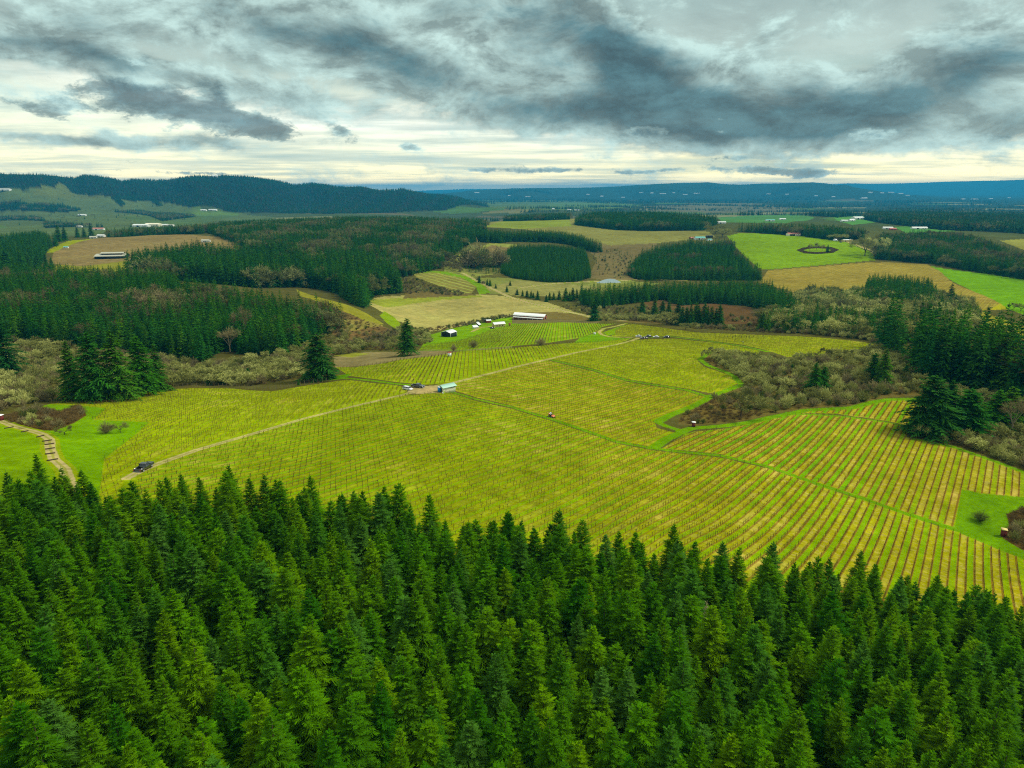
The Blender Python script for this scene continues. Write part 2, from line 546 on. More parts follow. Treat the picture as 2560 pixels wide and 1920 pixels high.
VINES = [   # outline, row bearing (deg right of view), spacing, alley colours
    # left of the gravel road, down to the thicket of brambles
    dict(poly=[(107, 873), (160, 867), (250, 854), (325, 843), (425, 838), (500, 839), (540, 843), (590, 845), (653, 834), (708, 826), (748, 820), (803, 827),
               (853, 832), (886, 839), (870, 851), (753, 878), (653, 903), (553, 933), (425, 970), (335, 1002), (270, 1030), (250, 1100), (205, 1100), (225, 992), (295, 937), (322, 912),
               (250, 909), (200, 907), (230, 882), (180, 877)],
         az=-4, s=2.0, a=alb(134, 156, 0), b=alb(146, 156, 0)),
    # behind the shed
    dict(poly=[(725, 793), (765, 793), (835, 784), (865, 777), (953, 767), (990, 759), (1106, 752), (1181, 745), (1241, 740), (1280, 738), (1320, 730), (1365, 731),
               (1331, 743), (1241, 761), (1106, 792), (978, 826), (947, 830), (913, 831), (885, 828), (853, 825), (803, 818), (755, 812)],
         az=-3, s=2.0, a=alb(130, 156, 0), b=alb(144, 154, 0)),
    # by the black barn
    dict(poly=[(905, 755), (928, 745), (985, 738), (1053, 715), (1106, 703), (1206, 696), (1281, 699), (1331, 699), (1300, 706), (1285, 717), (1252, 730), (1181, 741), (1106, 748), (1000, 756)],
         az=4, s=2.2, a=alb(116, 158, 0), b=alb(136, 154, 2)),
    # round the bend
    dict(poly=[(1361, 699), (1426, 707), (1506, 718), (1659, 724), (1759, 728), (1859, 738), (1921, 751), (1914, 756), (1814, 766), (1700, 771), (1650, 755), (1606, 745), (1531, 735), (1451, 725),
               (1380, 727), (1322, 727), (1318, 714)],
         w=0.75, az=48, s=2.2, a=alb(128, 154, 0), b=alb(146, 150, 6)),
    # along the far cars down to the first green lane
    dict(poly=[(1395, 733), (1456, 731), (1556, 742), (1640, 757), (1640, 768), (1560, 757), (1530, 760), (1505, 777), (1520, 792), (1575, 810), (1600, 826), (1540, 850), (1481, 839), (1431, 831),
               (1356, 819), (1281, 796), (1190, 775), (1241, 764), (1331, 746), (1378, 734)],
         az=36, s=2.1, a=alb(128, 154, 0), b=alb(148, 150, 6)),
    # middle block
    dict(poly=[(965, 840), (978, 829), (1106, 797), (1180, 778), (1281, 802), (1356, 825), (1431, 837), (1481, 845), (1531, 860), (1515, 866), (1446, 896), (1414, 912),
               (1420, 925), (1460, 935), (1406, 965), (1331, 951), (1261, 926), (1181, 899), (1106, 876), (1028, 858)],
         w=0.75, az=35, s=2.1, a=alb(126, 154, 0), b=alb(152, 146, 14)),
    # right of the thicket
    dict(poly=[(1430, 969), (1480, 938), (1500, 932), (1580, 924), (1670, 902), (1709, 892), (1809, 897), (1909, 910), (1962, 926), (1958, 944), (1979, 950), (2059, 967), (2159, 1002), (2212, 1022), (2400, 1090),
               (2400, 1120), (2212, 1077), (2120, 1068), (2085, 1060), (2082, 1080), (2069, 1143), (1959, 1107), (1859, 1072), (1759, 1040), (1659, 1006), (1556, 981), (1481, 973)],
         w=1.0, az=35.2, s=2.0, a=alb(106, 156, 0), b=alb(152, 146, 14)),
    dict(poly=[(1700, 891), (1741, 885), (1841, 881), (1885, 869), (1921, 863), (1991, 862), (1985, 882), (1970, 920), (1909, 908), (1809, 894)],
         w=1.0, az=35.2, s=2.0, a=alb(106, 158, 0), b=alb(156, 148, 12)),
    # the big block above the firs
    dict(poly=[(962, 846), (1028, 866), (1106, 883), (1181, 906), (1261, 933), (1331, 958), (1406, 972), (1481, 981), (1556, 988), (1659, 1012), (1759, 1046), (1859, 1079),
               (1959, 1114), (2069, 1149), (2159, 1187), (2212, 1207), (2420, 1300), (2420, 1480), (2212, 1460), (1900, 1390), (1500, 1300), (1000, 1230), (640, 1150), (400, 1140), (290, 1130), (296, 1032), (340, 1006), (425, 974), (553, 937),
               (653, 907), (753, 882), (870, 855), (905, 852)],
         grad=1, az=33.4, s=1.9, a=alb(120, 156, 0), b=alb(152, 150, 6)),
    # small block by the log path
    dict(poly=[(0, 972), (48, 972), (40, 985), (0, 1006)], az=-10, s=2.0, a=alb(112, 150, 10), b=alb(140, 140, 40)),
    # distant hillside vineyards
    dict(poly=[(890, 588), (950, 590), (1000, 601), (1030, 620), (1018, 634), (985, 636), (960, 622), (900, 600)], az=-40, s=7.0, a=alb(150, 158, 70), b=alb(104, 84, 40)),
    dict(poly=[(115, 545), (180, 520), (225, 513), (300, 508), (390, 506), (480, 512), (520, 520), (515, 545), (400, 545), (300, 560), (180, 575), (110, 570)],
         az=48, s=5.5, a=alb(142, 126, 74), b=alb(112, 94, 58)),
    dict(poly=[(1659, 584), (1760, 576), (1880, 566), (2000, 570), (2030, 585), (2060, 612), (2130, 640), (2160, 655), (2140, 668), (2060, 668), (1900, 660), (1750, 640), (1640, 610)],
         az=38, s=3.2, a=alb(152, 140, 50), b=alb(134, 116, 48)),
    dict(poly=[(2118, 672), (2212, 705), (2300, 740), (2300, 760), (2212, 745), (2110, 720)], az=62, s=4.5, a=alb(150, 160, 30), b=alb(150, 132, 50)),
]

FIELDS = [   # outline, colour  (painted in this order)
    ([(-200, 985), (300, 985), (700, 985), (1000, 1090), (900, 1240), (400, 1180), (-200, 1180)], alb(130, 154, 2)),
    # --- far left valley and its slope
    ([(-80, 470), (-80, 405), (60, 410), (150, 398), (190, 408), (290, 425), (380, 440), (430, 455), (520, 460), (600, 470), (520, 485), (300, 495), (60, 500)], alb(96, 112, 58)),
    ([(90, 400), (150, 393), (190, 402), (230, 425), (170, 430), (60, 425)], alb(104, 114, 52)),
    ([(260, 470), (420, 455), (520, 462), (440, 482), (330, 488)], alb(90, 112, 52)),
    ([(-60, 495), (150, 485), (240, 495), (200, 508), (-60, 510)], alb(98, 114, 54)),
    ([(410, 456), (510, 456), (520, 464), (430, 468)], alb(98, 126, 54)),
    # --- the plain
    ([(1050, 436), (1180, 432), (1330, 438), (1380, 447), (1240, 455), (1060, 450)], alb(94, 116, 54)),
    ([(1180, 440), (1330, 436), (1390, 446), (1300, 452), (1190, 452)], alb(98, 126, 56)),
    ([(1380, 446), (1600, 438), (1720, 448), (1640, 462), (1400, 456)], alb(118, 116, 78)),
    ([(1540, 470), (1700, 462), (1760, 470), (1700, 482), (1560, 480)], alb(88, 140, 70)),
    ([(1800, 470), (1900, 458), (1950, 462), (1900, 478), (1840, 486)], alb(92, 150, 60)),
    ([(1930, 490), (2060, 486), (2080, 498), (1960, 505)], alb(92, 150, 60)),
    ([(2160, 520), (2212, 516), (2260, 520), (2260, 545), (2212, 540)], alb(150, 150, 60)),
    # --- middle hills
    ([(1040, 490), (1090, 476), (1180, 472), (1250, 474), (1310, 486), (1420, 496), (1530, 500), (1545, 512), (1420, 525), (1320, 530), (1240, 512), (1130, 495)], alb(140, 138, 66)),
    ([(1048, 490), (1090, 478), (1180, 473), (1230, 476), (1235, 488), (1130, 494)], alb(138, 152, 48)),
    ([(1240, 512), (1320, 530), (1420, 525), (1400, 560), (1380, 600), (1350, 612), (1270, 600), (1290, 560)], alb(124, 112, 66)),
    ([(960, 560), (1060, 525), (1120, 528), (1100, 545), (1090, 590), (1010, 600), (960, 590)], alb(140, 146, 62)),
    ([(1010, 560), (1060, 530), (1110, 535), (1080, 570)], alb(128, 112, 66)),
    ([(1010, 600), (1100, 600), (1200, 608), (1350, 606), (1430, 612), (1300, 640), (1180, 640), (1060, 635), (1000, 610)], alb(132, 140, 62)),
    ([(1040, 625), (1120, 605), (1200, 612), (1300, 620), (1240, 640), (1120, 640)], alb(150, 148, 78)),
    ([(95, 545), (150, 520), (200, 516), (225, 516), (180, 536), (120, 545)], alb(150, 160, 10)),
    ([(100, 590), (130, 568), (300, 562), (330, 575), (250, 592)], alb(140, 140, 40)),
    ([(780, 648), (830, 640), (960, 634), (1060, 636), (1180, 652), (1240, 672), (1200, 684), (1106, 682), (1060, 692), (985, 706), (930, 716), (905, 712), (880, 700), (850, 690), (815, 668)], TAN),
    ([(785, 648), (850, 644), (1000, 638), (1060, 640), (950, 648), (830, 664)], alb(150, 160, 50)),
    ([(880, 628), (1010, 632), (1030, 638), (870, 645)], alb(120, 108, 56)),
    ([(1010, 598), (1040, 612), (1060, 632), (1035, 636), (1028, 620), (1000, 602), (900, 588), (905, 583), (960, 586)], alb(118, 158, 4)),
    ([(690, 660), (735, 668), (790, 690), (845, 712), (860, 722), (820, 728), (760, 735), (700, 720), (660, 700)], alb(126, 104, 58)),
    ([(640, 625), (720, 650), (790, 676), (830, 700), (810, 702), (740, 672), (650, 640)], alb(148, 146, 40)),
    ([(735, 690), (800, 694), (830, 704), (760, 716)], alb(150, 140, 64)),
    ([(830, 672), (850, 684), (866, 700), (858, 712), (838, 700), (820, 682)], alb(132, 158, 12)),
    ([(720, 772), (790, 760), (880, 760), (980, 748), (1106, 744), (1106, 752), (960, 766), (865, 777), (800, 790), (725, 795)], alb(142, 130, 82)),
    ([(720, 768), (770, 762), (800, 764), (760, 772)], alb(150, 152, 50)),
    ([(925, 724), (965, 712), (1040, 692), (1106, 685), (1170, 690), (1206, 696), (1106, 703), (1053, 715), (985, 738), (928, 745), (905, 757)], alb(120, 162, 2)),
    ([(1106, 682), (1180, 688), (1300, 694), (1290, 698), (1106, 699)], alb(120, 112, 66)),
    ([(1100, 676), (1200, 674), (1300, 684), (1420, 692), (1430, 700), (1330, 694), (1200, 690)], alb(120, 106, 52)),
    ([(1380, 650), (1500, 648), (1620, 664), (1660, 700), (1560, 700), (1430, 692)], alb(108, 84, 46)),
    # --- right-hand meadows
    ([(1570, 510), (1600, 503), (1720, 508), (1830, 524), (1885, 545), (1890, 562), (1760, 574), (1659, 582), (1640, 580), (1600, 545)], alb(124, 160, 2)),
    ([(1990, 572), (2040, 580), (2120, 590), (2212, 604), (2300, 616), (2300, 690), (2212, 680), (2170, 664), (2100, 628), (2030, 592)], alb(112, 164, 2)),
    ([(2120, 655), (2160, 655), (2180, 668), (2120, 670)], alb(176, 168, 20)),
]

GREEN_LANES = [  # centre line sightings, width in metres
    ([(958, 843), (1028, 862), (1106, 879), (1181, 902), (1261, 929), (1331, 954), (1406, 968), (1481, 977), (1556, 984), (1659, 1008), (1759, 1043), (1859, 1075),
      (1959, 1110), (2069, 1145), (2159, 1183), (2212, 1203), (2400, 1295)], 3.6),
    ([(1185, 776), (1281, 799), (1356, 822), (1431, 834), (1481, 842), (1531, 857)], 4.0),
    ([(748, 817), (803, 822), (853, 829), (905, 834)], 3.6),
    ([(1380, 730), (1451, 727), (1531, 737), (1606, 748), (1659, 760)], 4.5),
    ([(1700, 891), (1709, 894), (1809, 898), (1909, 911), (1972, 923)], 2.6),
    ([(1412, 967), (1440, 948), (1476, 932), (1438, 920), (1420, 912), (1448, 896), (1506, 874), (1540, 854), (1600, 832)], 5.0),
    ([(1470, 932), (1496, 925), (1563, 920), (1621, 912), (1659, 903), (1741, 886), (1841, 881), (1879, 870), (1921, 863), (1995, 862)], 5.0),
    ([(1600, 828), (1581, 809), (1531, 790), (1512, 777), (1535, 760)], 4.5),
    ([(1979, 948), (2059, 965), (2159, 1000), (2212, 1020), (2300, 1050)], 3.5),
    ([(905, 757), (1000, 757), (1106, 750)], 3.0),
    ([(2071, 1145), (2085, 1062)], 3.0),
]

PATCHES = [   # over the vineyards
    ([(-120, 905), (10, 912), (62, 932), (92, 940), (108, 950), (112, 972), (125, 995), (140, 1100), (210, 1100), (225, 992), (295, 937), (322, 912), (250, 909), (200, 907), (230, 882), (180, 877),
      (107, 873), (60, 885), (10, 898), (-120, 900)], alb(114, 158, 2)),
    ([(-120, 915), (0, 912), (60, 932), (100, 950), (104, 985), (130, 1020), (150, 1080), (-120, 1120)], alb(122, 158, 2)),
    ([(7, 899), (75, 880), (107, 884), (130, 889), (172, 874), (187, 897), (160, 914), (120, 930), (95, 930), (62, 923), (10, 910)], BRAMBLE),
    ([(708, 822), (725, 812), (762, 806), (745, 818)], alb(100, 150, 2)),
    ([(1252, 730), (1290, 718), (1330, 729), (1365, 731), (1300, 738), (1240, 741)], alb(112, 156, 2)),
    ([(1302, 718), (1330, 708), (1346, 703), (1352, 703), (1330, 712), (1328, 724), (1312, 724)], alb(122, 158, 2)),
    ([(2083, 1080), (2087, 1058), (2120, 1066), (2212, 1074), (2300, 1090), (2300, 1260), (2212, 1203), (2159, 1183), (2069, 1146)], alb(104, 150, 2)),
    ([(2174, 1110), (2212, 1096), (2300, 1110), (2300, 1240), (2212, 1190), (2165, 1162), (2180, 1135)], BRAMBLE),
    ([(1520, 774), (1538, 764), (1560, 760), (1640, 772), (1720, 778), (1830, 766), (1925, 755), (1990, 800), (1998, 855), (1921, 858), (1879, 866), (1841, 876), (1741, 882), (1659, 897), (1621, 906), (1563, 914), (1496, 919),
      (1466, 916), (1466, 904), (1506, 877), (1541, 854), (1604, 832), (1583, 812), (1531, 789)], alb(112, 100, 46)),
]

GRAVEL = [([(272, 1034), (300, 1019), (335, 1004), (425, 972), (553, 935), (653, 905), (753, 880), (870, 853), (905, 843), (940, 836), (978, 827), (1106, 794.5), (1241, 762.5), (1331, 744.5), (1365, 736),
            (1380, 730), (1362, 729), (1318, 728), (1300, 723), (1294, 717), (1304, 709.5), (1331, 704.5), (1352, 699)], 2.2),
          ([(-60, 900), (0, 909), (25, 919), (62, 929), (92, 938), (107, 949), (109, 972), (117, 992), (140, 1012), (165, 1080)], 2.5),
          ([(1020, 716), (1036, 708), (1060, 705), (1090, 702)], 3.0),
          ([(1000, 590), (1030, 606), (1060, 622), (1100, 641), (1150, 656), (1200, 667), (1260, 680), (1290, 688), (1350, 693)], 6.0),
          ([(1120, 622), (1200, 612), (1300, 607), (1400, 604), (1480, 606)], 5.0),
          ([(1830, 522), (1850, 530), (1880, 540), (1893, 552)], 7.0)]
PAD = [(888, 836), (913, 834), (947, 832), (962, 838), (955, 849), (903, 851), (878, 850)]


def build_ground():
    # rings around the lookout, closer together where one sees more detail
    rs = [22.0]
    while rs[-1] < 46000:
        r = rs[-1]
        h = np.interp(r, [50, 200, 600, 1500, 5000], [65, 85, 112, 150, 190])
        d = r * r / (h * 1050)
        d = min(max(d, 0.55 if r > 115 else 2.5), r * 0.02)
        rs.append(r + d)
    rs = np.array(rs)
    az = np.concatenate([np.linspace(-75, -42, 34)[:-1], np.linspace(-42, 42, 1600), np.linspace(42, 75, 34)[1:]])
    AZ, RR = np.meshgrid(np.radians(az), rs)
    X, Y = RR * np.sin(AZ), RR * np.cos(AZ)
    Z = ground_z(X, Y)
    nr, nc = X.shape
    V = np.stack([X, Y, Z], -1).reshape(-1, 3)
    i = np.arange(nr * nc).reshape(nr, nc)
    F = np.stack([i[:-1, :-1], i[:-1, 1:], i[1:, 1:], i[1:, :-1]], -1).reshape(-1, 4)
    F = F[:, ::-1]
    me = mesh_data('ground', V, [F], smooth=True)
    px, py = V[:, 0].astype(float), V[:, 1].astype(float)
    rho = np.hypot(px, py)
    n = len(px)
    cover = np.empty((n, 4), np.float32); cover[:] = (*SOIL, 1)
    f = np.clip((rho - 1500) / 1200, 0, 1)[:, None]
    cover[:, :3] = cover[:, :3] * (1 - f) + np.array(alb(78, 92, 46)) * f
    f = np.clip((rho - 4500) / 3000, 0, 1)[:, None]
    cover[:, :3] = cover[:, :3] * (1 - f) + np.array(alb(54, 70, 38)) * f
    alt = cover.copy()
    vine = np.zeros(n, np.float32)
    rowc = np.zeros(n, np.float32)
    g = np.random.default_rng(17)
    far_i = np.nonzero(rho > 3200)[0]
    for q in range(170):
        a_, d_ = R(g.uniform(-42, 42)), 3300 * (13000 / 3300) ** g.uniform(0, 1)
        L, Wd, t = g.uniform(90, 420) * (d_ / 5000) ** 0.5, g.uniform(60, 260) * (d_ / 5000) ** 0.5, g.normal(0, 0.4) + a_
        X, Y = px[far_i] - d_ * math.sin(a_), py[far_i] - d_ * math.cos(a_)
        k = far_i[(np.abs(X * math.cos(t) - Y * math.sin(t)) < L) & (np.abs(X * math.sin(t) + Y * math.cos(t)) < Wd)]
        c = (alb(96, 122, 50), alb(126, 124, 70), alb(84, 116, 44), alb(110, 104, 66), alb(136, 138, 92))[q % 5]
        cover[k, :3] = c; alt[k, :3] = c
    for poly, colr in FIELDS:
        k = inside(px, py, outline(poly))
        cover[k, :3] = colr; alt[k, :3] = colr
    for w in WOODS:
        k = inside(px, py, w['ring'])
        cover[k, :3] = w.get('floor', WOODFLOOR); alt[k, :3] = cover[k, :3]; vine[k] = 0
    for bl in VINES:
        ring = outline(bl['poly'])
        bl['ring'] = ring
        k = inside(px, py, ring)
        t = R(bl['az'])
        cover[k, :3] = np.array(bl['b']) * 1.20; alt[k, :3] = np.array(bl['a']) * 1.16; vine[k] = bl.get('w', 0.6) if 'grad' not in bl else 0.6 + 0.4 * np.clip((px[k] + 10) / 90, 0, 1)
        rowc[k] = (px[k] * math.cos(t) - py[k] * math.sin(t)) / bl['s']
        # bare headland round the block keeps the row count defined at the rim
    for poly, colr in PATCHES:
        k = inside(px, py, outline(poly))
        cover[k, :3] = colr; alt[k, :3] = colr; vine[k] = 0
    for ln, w in GREEN_LANES:
        k = near_line(px, py, outline(ln, closed=False), w * 0.75)
        cover[k, :3] = GRASS; alt[k, :3] = GRASS; vine[k] = 0
    for ln, w in GRAVEL:
        L = outline(ln, closed=False)
        k = near_line(px, py, L, w + 2.2)
        k2 = near_line(px, py, L, w)
        kk = k & ~k2
        cover[kk, :3] = alb(142, 160, 10); alt[kk, :3] = cover[kk, :3]
        cover[k2, :3] = alb(186, 172, 112); alt[k2, :3] = cover[k2, :3]
        if w < 5:
            k3 = near_line(px, py, L, w * 0.25)           # grass between the wheel tracks
            cover[k3, :3] = alb(160, 158, 70); alt[k3, :3] = cover[k3, :3]
        vine[k] = 0
    k = inside(px, py, outline(PAD))
    cover[k, :3] = alb(176, 162, 104); alt[k, :3] = cover[k, :3]; vine[k] = 0
    for nm, arr in (('cover', cover), ('alt', alt)):
        a = me.attributes.new(nm, 'FLOAT_COLOR', 'POINT')
        a.data.foreach_set('color', arr.ravel())
    for nm, arr in (('vine', vine), ('rowc', rowc)):
        a = me.attributes.new(nm, 'FLOAT', 'POINT')
        a.data.foreach_set('value', arr)

    m, b, p = material('land', 1.0, 0.0)
    at = lambda nm: b.node('ShaderNodeAttribute', attribute_name=nm)
    cov, al, vi, rc = at('cover').outputs['Color'], at('alt').outputs['Color'], at('vine').outputs['Fac'], at('rowc').outputs['Fac']
    tc = b.node('ShaderNodeTexCoord').outputs['Object']
    n_big = b.noise(tc, 0.012, 5.0, 0.6)
    n_mid = b.noise(tc, 0.09, 5.0, 0.62)
    n_fine = b.noise(tc, 0.8, 4.0, 0.65)
    ph = b.m('FRACT', b.mul(rc, 0.5))                     # two alleys to a period
    isA = b.mul(b.ss(ph, 0.04, 0.10), b.ss(ph, 0.46, 0.40))
    mow = b.ss(b.noise(tc, 0.016, 3.0, 0.5), 0.30, 0.62)  # some alleys are mown, some tilled
    cA = b.mix(b.mul(isA, b.lin(mow, 0, 1, 0.45, 1.0)), b.mix(b.ss(vi, 1.0, 0.6), cov, b.mix(0.45, cov, al)), al)
    d = b.m('ABSOLUTE', b.sub(b.m('FRACT', b.add(rc, 0.5)), 0.5))     # distance from a vine row
    strip = b.mul(b.ss(b.add(d, b.mul(b.sub(n_fine, 0.5), 0.12)), 0.19, 0.09), b.lin(vi, 0.6, 1.0, 0.35, 0.95))
    dry = b.mul(b.mul(b.ss(n_mid, 0.46, 0.66), b.sub(1.0, isA)), vi)
    dn = b.mul(b.ss(b.noise(tc, 0.022, 3.0, 0.5), 0.46, 0.62), dry)
    straw = b.mul(b.mul(b.sub(1.0, isA), b.ss(b.noise(tc, 0.55, 6.0, 0.75), 0.48, 0.62)), b.lin(vi, 0.6, 1.0, 0.10, 0.55))
    cB = b.mix(b.m('MAXIMUM', b.mul(dn, 0.55), straw), cA, alb(172, 158, 86, 0.95))
    cC = b.mix(b.mul(strip, 0.85), cB, alb(116, 86, 28, 0.85))
    base = b.mix(b.ss(vi, 0.1, 0.5), cov, cC)
    # patchiness: worn, lush and dry places
    n_wide = b.noise(tc, 0.0025, 4.0, 0.6)
    f = b.mul(b.lin(n_mid, 0.3, 0.7, 0.78, 1.20), b.lin(n_wide, 0.3, 0.7, 0.82, 1.16))
    f = b.mul(f, b.lin(n_big, 0.3, 0.7, 0.84, 1.16))
    f = b.mul(f, b.lin(n_fine, 0.3, 0.7, 0.80, 1.20))
    n_tuft = b.noise(tc, 0.28, 6.0, 0.7)
    f = b.mul(f, b.lin(n_tuft, 0.3, 0.7, 0.80, 1.20))
    lush = b.ss(n_big, 0.50, 0.72)
    base = b.mix(b.mul(lush, 0.22), base, b.mix(1.0, base, (0.72, 1.02, 0.7), 'MULTIPLY'))
    worn = b.mul(b.ss(b.noise(tc, 0.045, 5.0, 0.65), 0.52, 0.70), 0.35)
    base = b.mix(worn, base, b.mix(1.0, base, (1.28, 1.0, 1.1), 'MULTIPLY'))
    fin = b.mix(1.0, base, b.vec(f, f, f), 'MULTIPLY')
    b.t.links.new(fin, p.inputs['Base Color'])
    o = link('ground', me, m)
    tag(o, kind='structure')
    return o


# ------------------------------------------------------------------ plants
def foliage(name, stops, vary=0.3, transl=0.0):
    """leaf or twig colour that differs from plant to plant"""
    m = bpy.data.materials.new(name)
    m.use_nodes = True
    nt = m.node_tree
    nt.nodes.clear()
    b = NB(nt)
    out = b.node('ShaderNodeOutputMaterial')
    oi = b.node('ShaderNodeObjectInfo')
    tc = b.node('ShaderNodeTexCoord')
    n = b.noise(tc.outputs['Object'], 0.9, 3.0, 0.6)
    c = b.ramp(oi.outputs['Random'], [(k / max(len(stops) - 1, 1), s) for k, s in enumerate(stops)])
    f = b.lin(n, 0.25, 0.75, 1 - vary, 1 + vary)
    c = b.mix(1.0, c, b.vec(f, f, f), 'MULTIPLY')
    d = b.node('ShaderNodeBsdfDiffuse')
    nt.links.new(c, d.inputs['Color'])
    sh = d.outputs[0]
    if transl > 0:
        t = b.node('ShaderNodeBsdfTranslucent')
        nt.links.new(c, t.inputs['Color'])
        mx = b.node('ShaderNodeMixShader')
        mx.inputs[0].default_value = transl
        nt.links.new(sh, mx.inputs[1]); nt.links.new(t.outputs[0], mx.inputs[2])
        sh = mx.outputs[0]
    nt.links.new(sh, out.inputs['Surface'])
    return m


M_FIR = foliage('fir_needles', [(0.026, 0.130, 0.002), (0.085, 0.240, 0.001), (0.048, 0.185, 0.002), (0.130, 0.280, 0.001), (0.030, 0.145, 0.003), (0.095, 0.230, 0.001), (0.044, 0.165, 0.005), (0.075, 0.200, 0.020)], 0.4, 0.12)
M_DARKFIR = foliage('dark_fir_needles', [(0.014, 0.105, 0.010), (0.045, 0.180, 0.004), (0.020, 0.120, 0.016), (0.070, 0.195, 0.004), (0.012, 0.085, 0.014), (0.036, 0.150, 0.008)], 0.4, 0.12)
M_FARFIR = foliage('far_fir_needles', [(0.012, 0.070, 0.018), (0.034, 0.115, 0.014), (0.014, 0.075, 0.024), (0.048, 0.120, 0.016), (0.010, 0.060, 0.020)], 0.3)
M_LICHEN = foliage('lichen_twigs', [(0.38, 0.39, 0.11), (0.18, 0.19, 0.045), (0.50, 0.51, 0.16), (0.28, 0.30, 0.075), (0.13, 0.14, 0.035)], 0.3, 0.2)
M_FARGREY = foliage('far_bare_woods', [(0.050, 0.062, 0.035), (0.075, 0.080, 0.045), (0.045, 0.075, 0.030)], 0.3)
M_WOODOAK = foliage('wood_oak_twigs', [(0.17, 0.19, 0.055), (0.12, 0.14, 0.04), (0.24, 0.26, 0.085), (0.15, 0.18, 0.05)], 0.35, 0.15)
M_WOODTWIG = foliage('wood_bare_twigs', [(0.13, 0.12, 0.05), (0.17, 0.15, 0.06), (0.10, 0.10, 0.04), (0.20, 0.17, 0.075)], 0.35, 0.15)
M_TWIG = foliage('bare_twigs', [(0.21, 0.175, 0.075), (0.29, 0.25, 0.11), (0.16, 0.14, 0.06), (0.33, 0.28, 0.12)], 0.3, 0.2)
M_BRAMBLE = foliage('bramble_canes', [(0.13, 0.086, 0.030), (0.18, 0.125, 0.042), (0.15, 0.10, 0.034), (0.11, 0.085, 0.030)], 0.35, 0.1)
M_SHRUB = foliage('shrub_leaves', [(0.075, 0.125, 0.018), (0.12, 0.15, 0.03), (0.05, 0.09, 0.014)], 0.35, 0.2)
M_BARK = foliage('bark', [(0.075, 0.058, 0.038), (0.10, 0.08, 0.05)], 0.3)
M_PALEBARK = foliage('pale_bark', [(0.32, 0.26, 0.15), (0.26, 0.22, 0.13)], 0.25)


def tube(p0, p1, r0, r1, n=5):
    p0, p1 = np.array(p0, float), np.array(p1, float)
    d = p1 - p0
    d /= np.linalg.norm(d) + 1e-9
    a = np.cross(d, [0, 0, 1.0] if abs(d[2]) < 0.9 else [1.0, 0, 0]); a /= np.linalg.norm(a)
    b_ = np.cross(d, a)
    t = np.arange(n) * 2 * math.pi / n
    ring = np.cos(t)[:, None] * a + np.sin(t)[:, None] * b_
    V = np.r_[p0 + ring * r0, p1 + ring * r1]
    i = np.arange(n); j = (i + 1) % n
    return V, np.c_[i, j, j + n, i + n]


class Acc:
    """collects pieces of one mesh"""
    def __init__(s):
        s.V, s.Q, s.T, s.n = [], [], [], 0

    def add(s, V, F):
        F = np.asarray(F)
        (s.Q if F.shape[1] == 4 else s.T).append(F + s.n)
        s.V.append(np.asarray(V, float)); s.n += len(V)

    def tube(s, *a):
        s.add(*tube(*a))

    def cards(s, base, dirv, nrm, length, width, tip=0.3, bend=None):
        """slender leaf-like quads: base points, directions, face normals"""
        base, dirv, nrm = (np.asarray(k, float) for k in (base, dirv, nrm))
        length = np.asarray(length, float)[:, None]; width = np.asarray(width, float)[:, None]
        dirv = dirv / (np.linalg.norm(dirv, axis=1, keepdims=True) + 1e-9)
        side = np.cross(dirv, nrm); side /= np.linalg.norm(side, axis=1, keepdims=True) + 1e-9
        e = base + dirv * length
        if bend is not None:
            e[:, 2] -= bend
        n = len(base)
        V = np.stack([base - side * width * 0.5, base + side * width * 0.5, e + side * width * 0.5 * tip, e - side * width * 0.5 * tip], 1).reshape(-1, 3)
        s.add(V, np.arange(n * 4).reshape(n, 4))

    def mesh(s, name, smooth=False):
        return mesh_data(name, np.concatenate(s.V), ([np.concatenate(s.Q)] if s.Q else []) + ([np.concatenate(s.T)] if s.T else []), smooth)


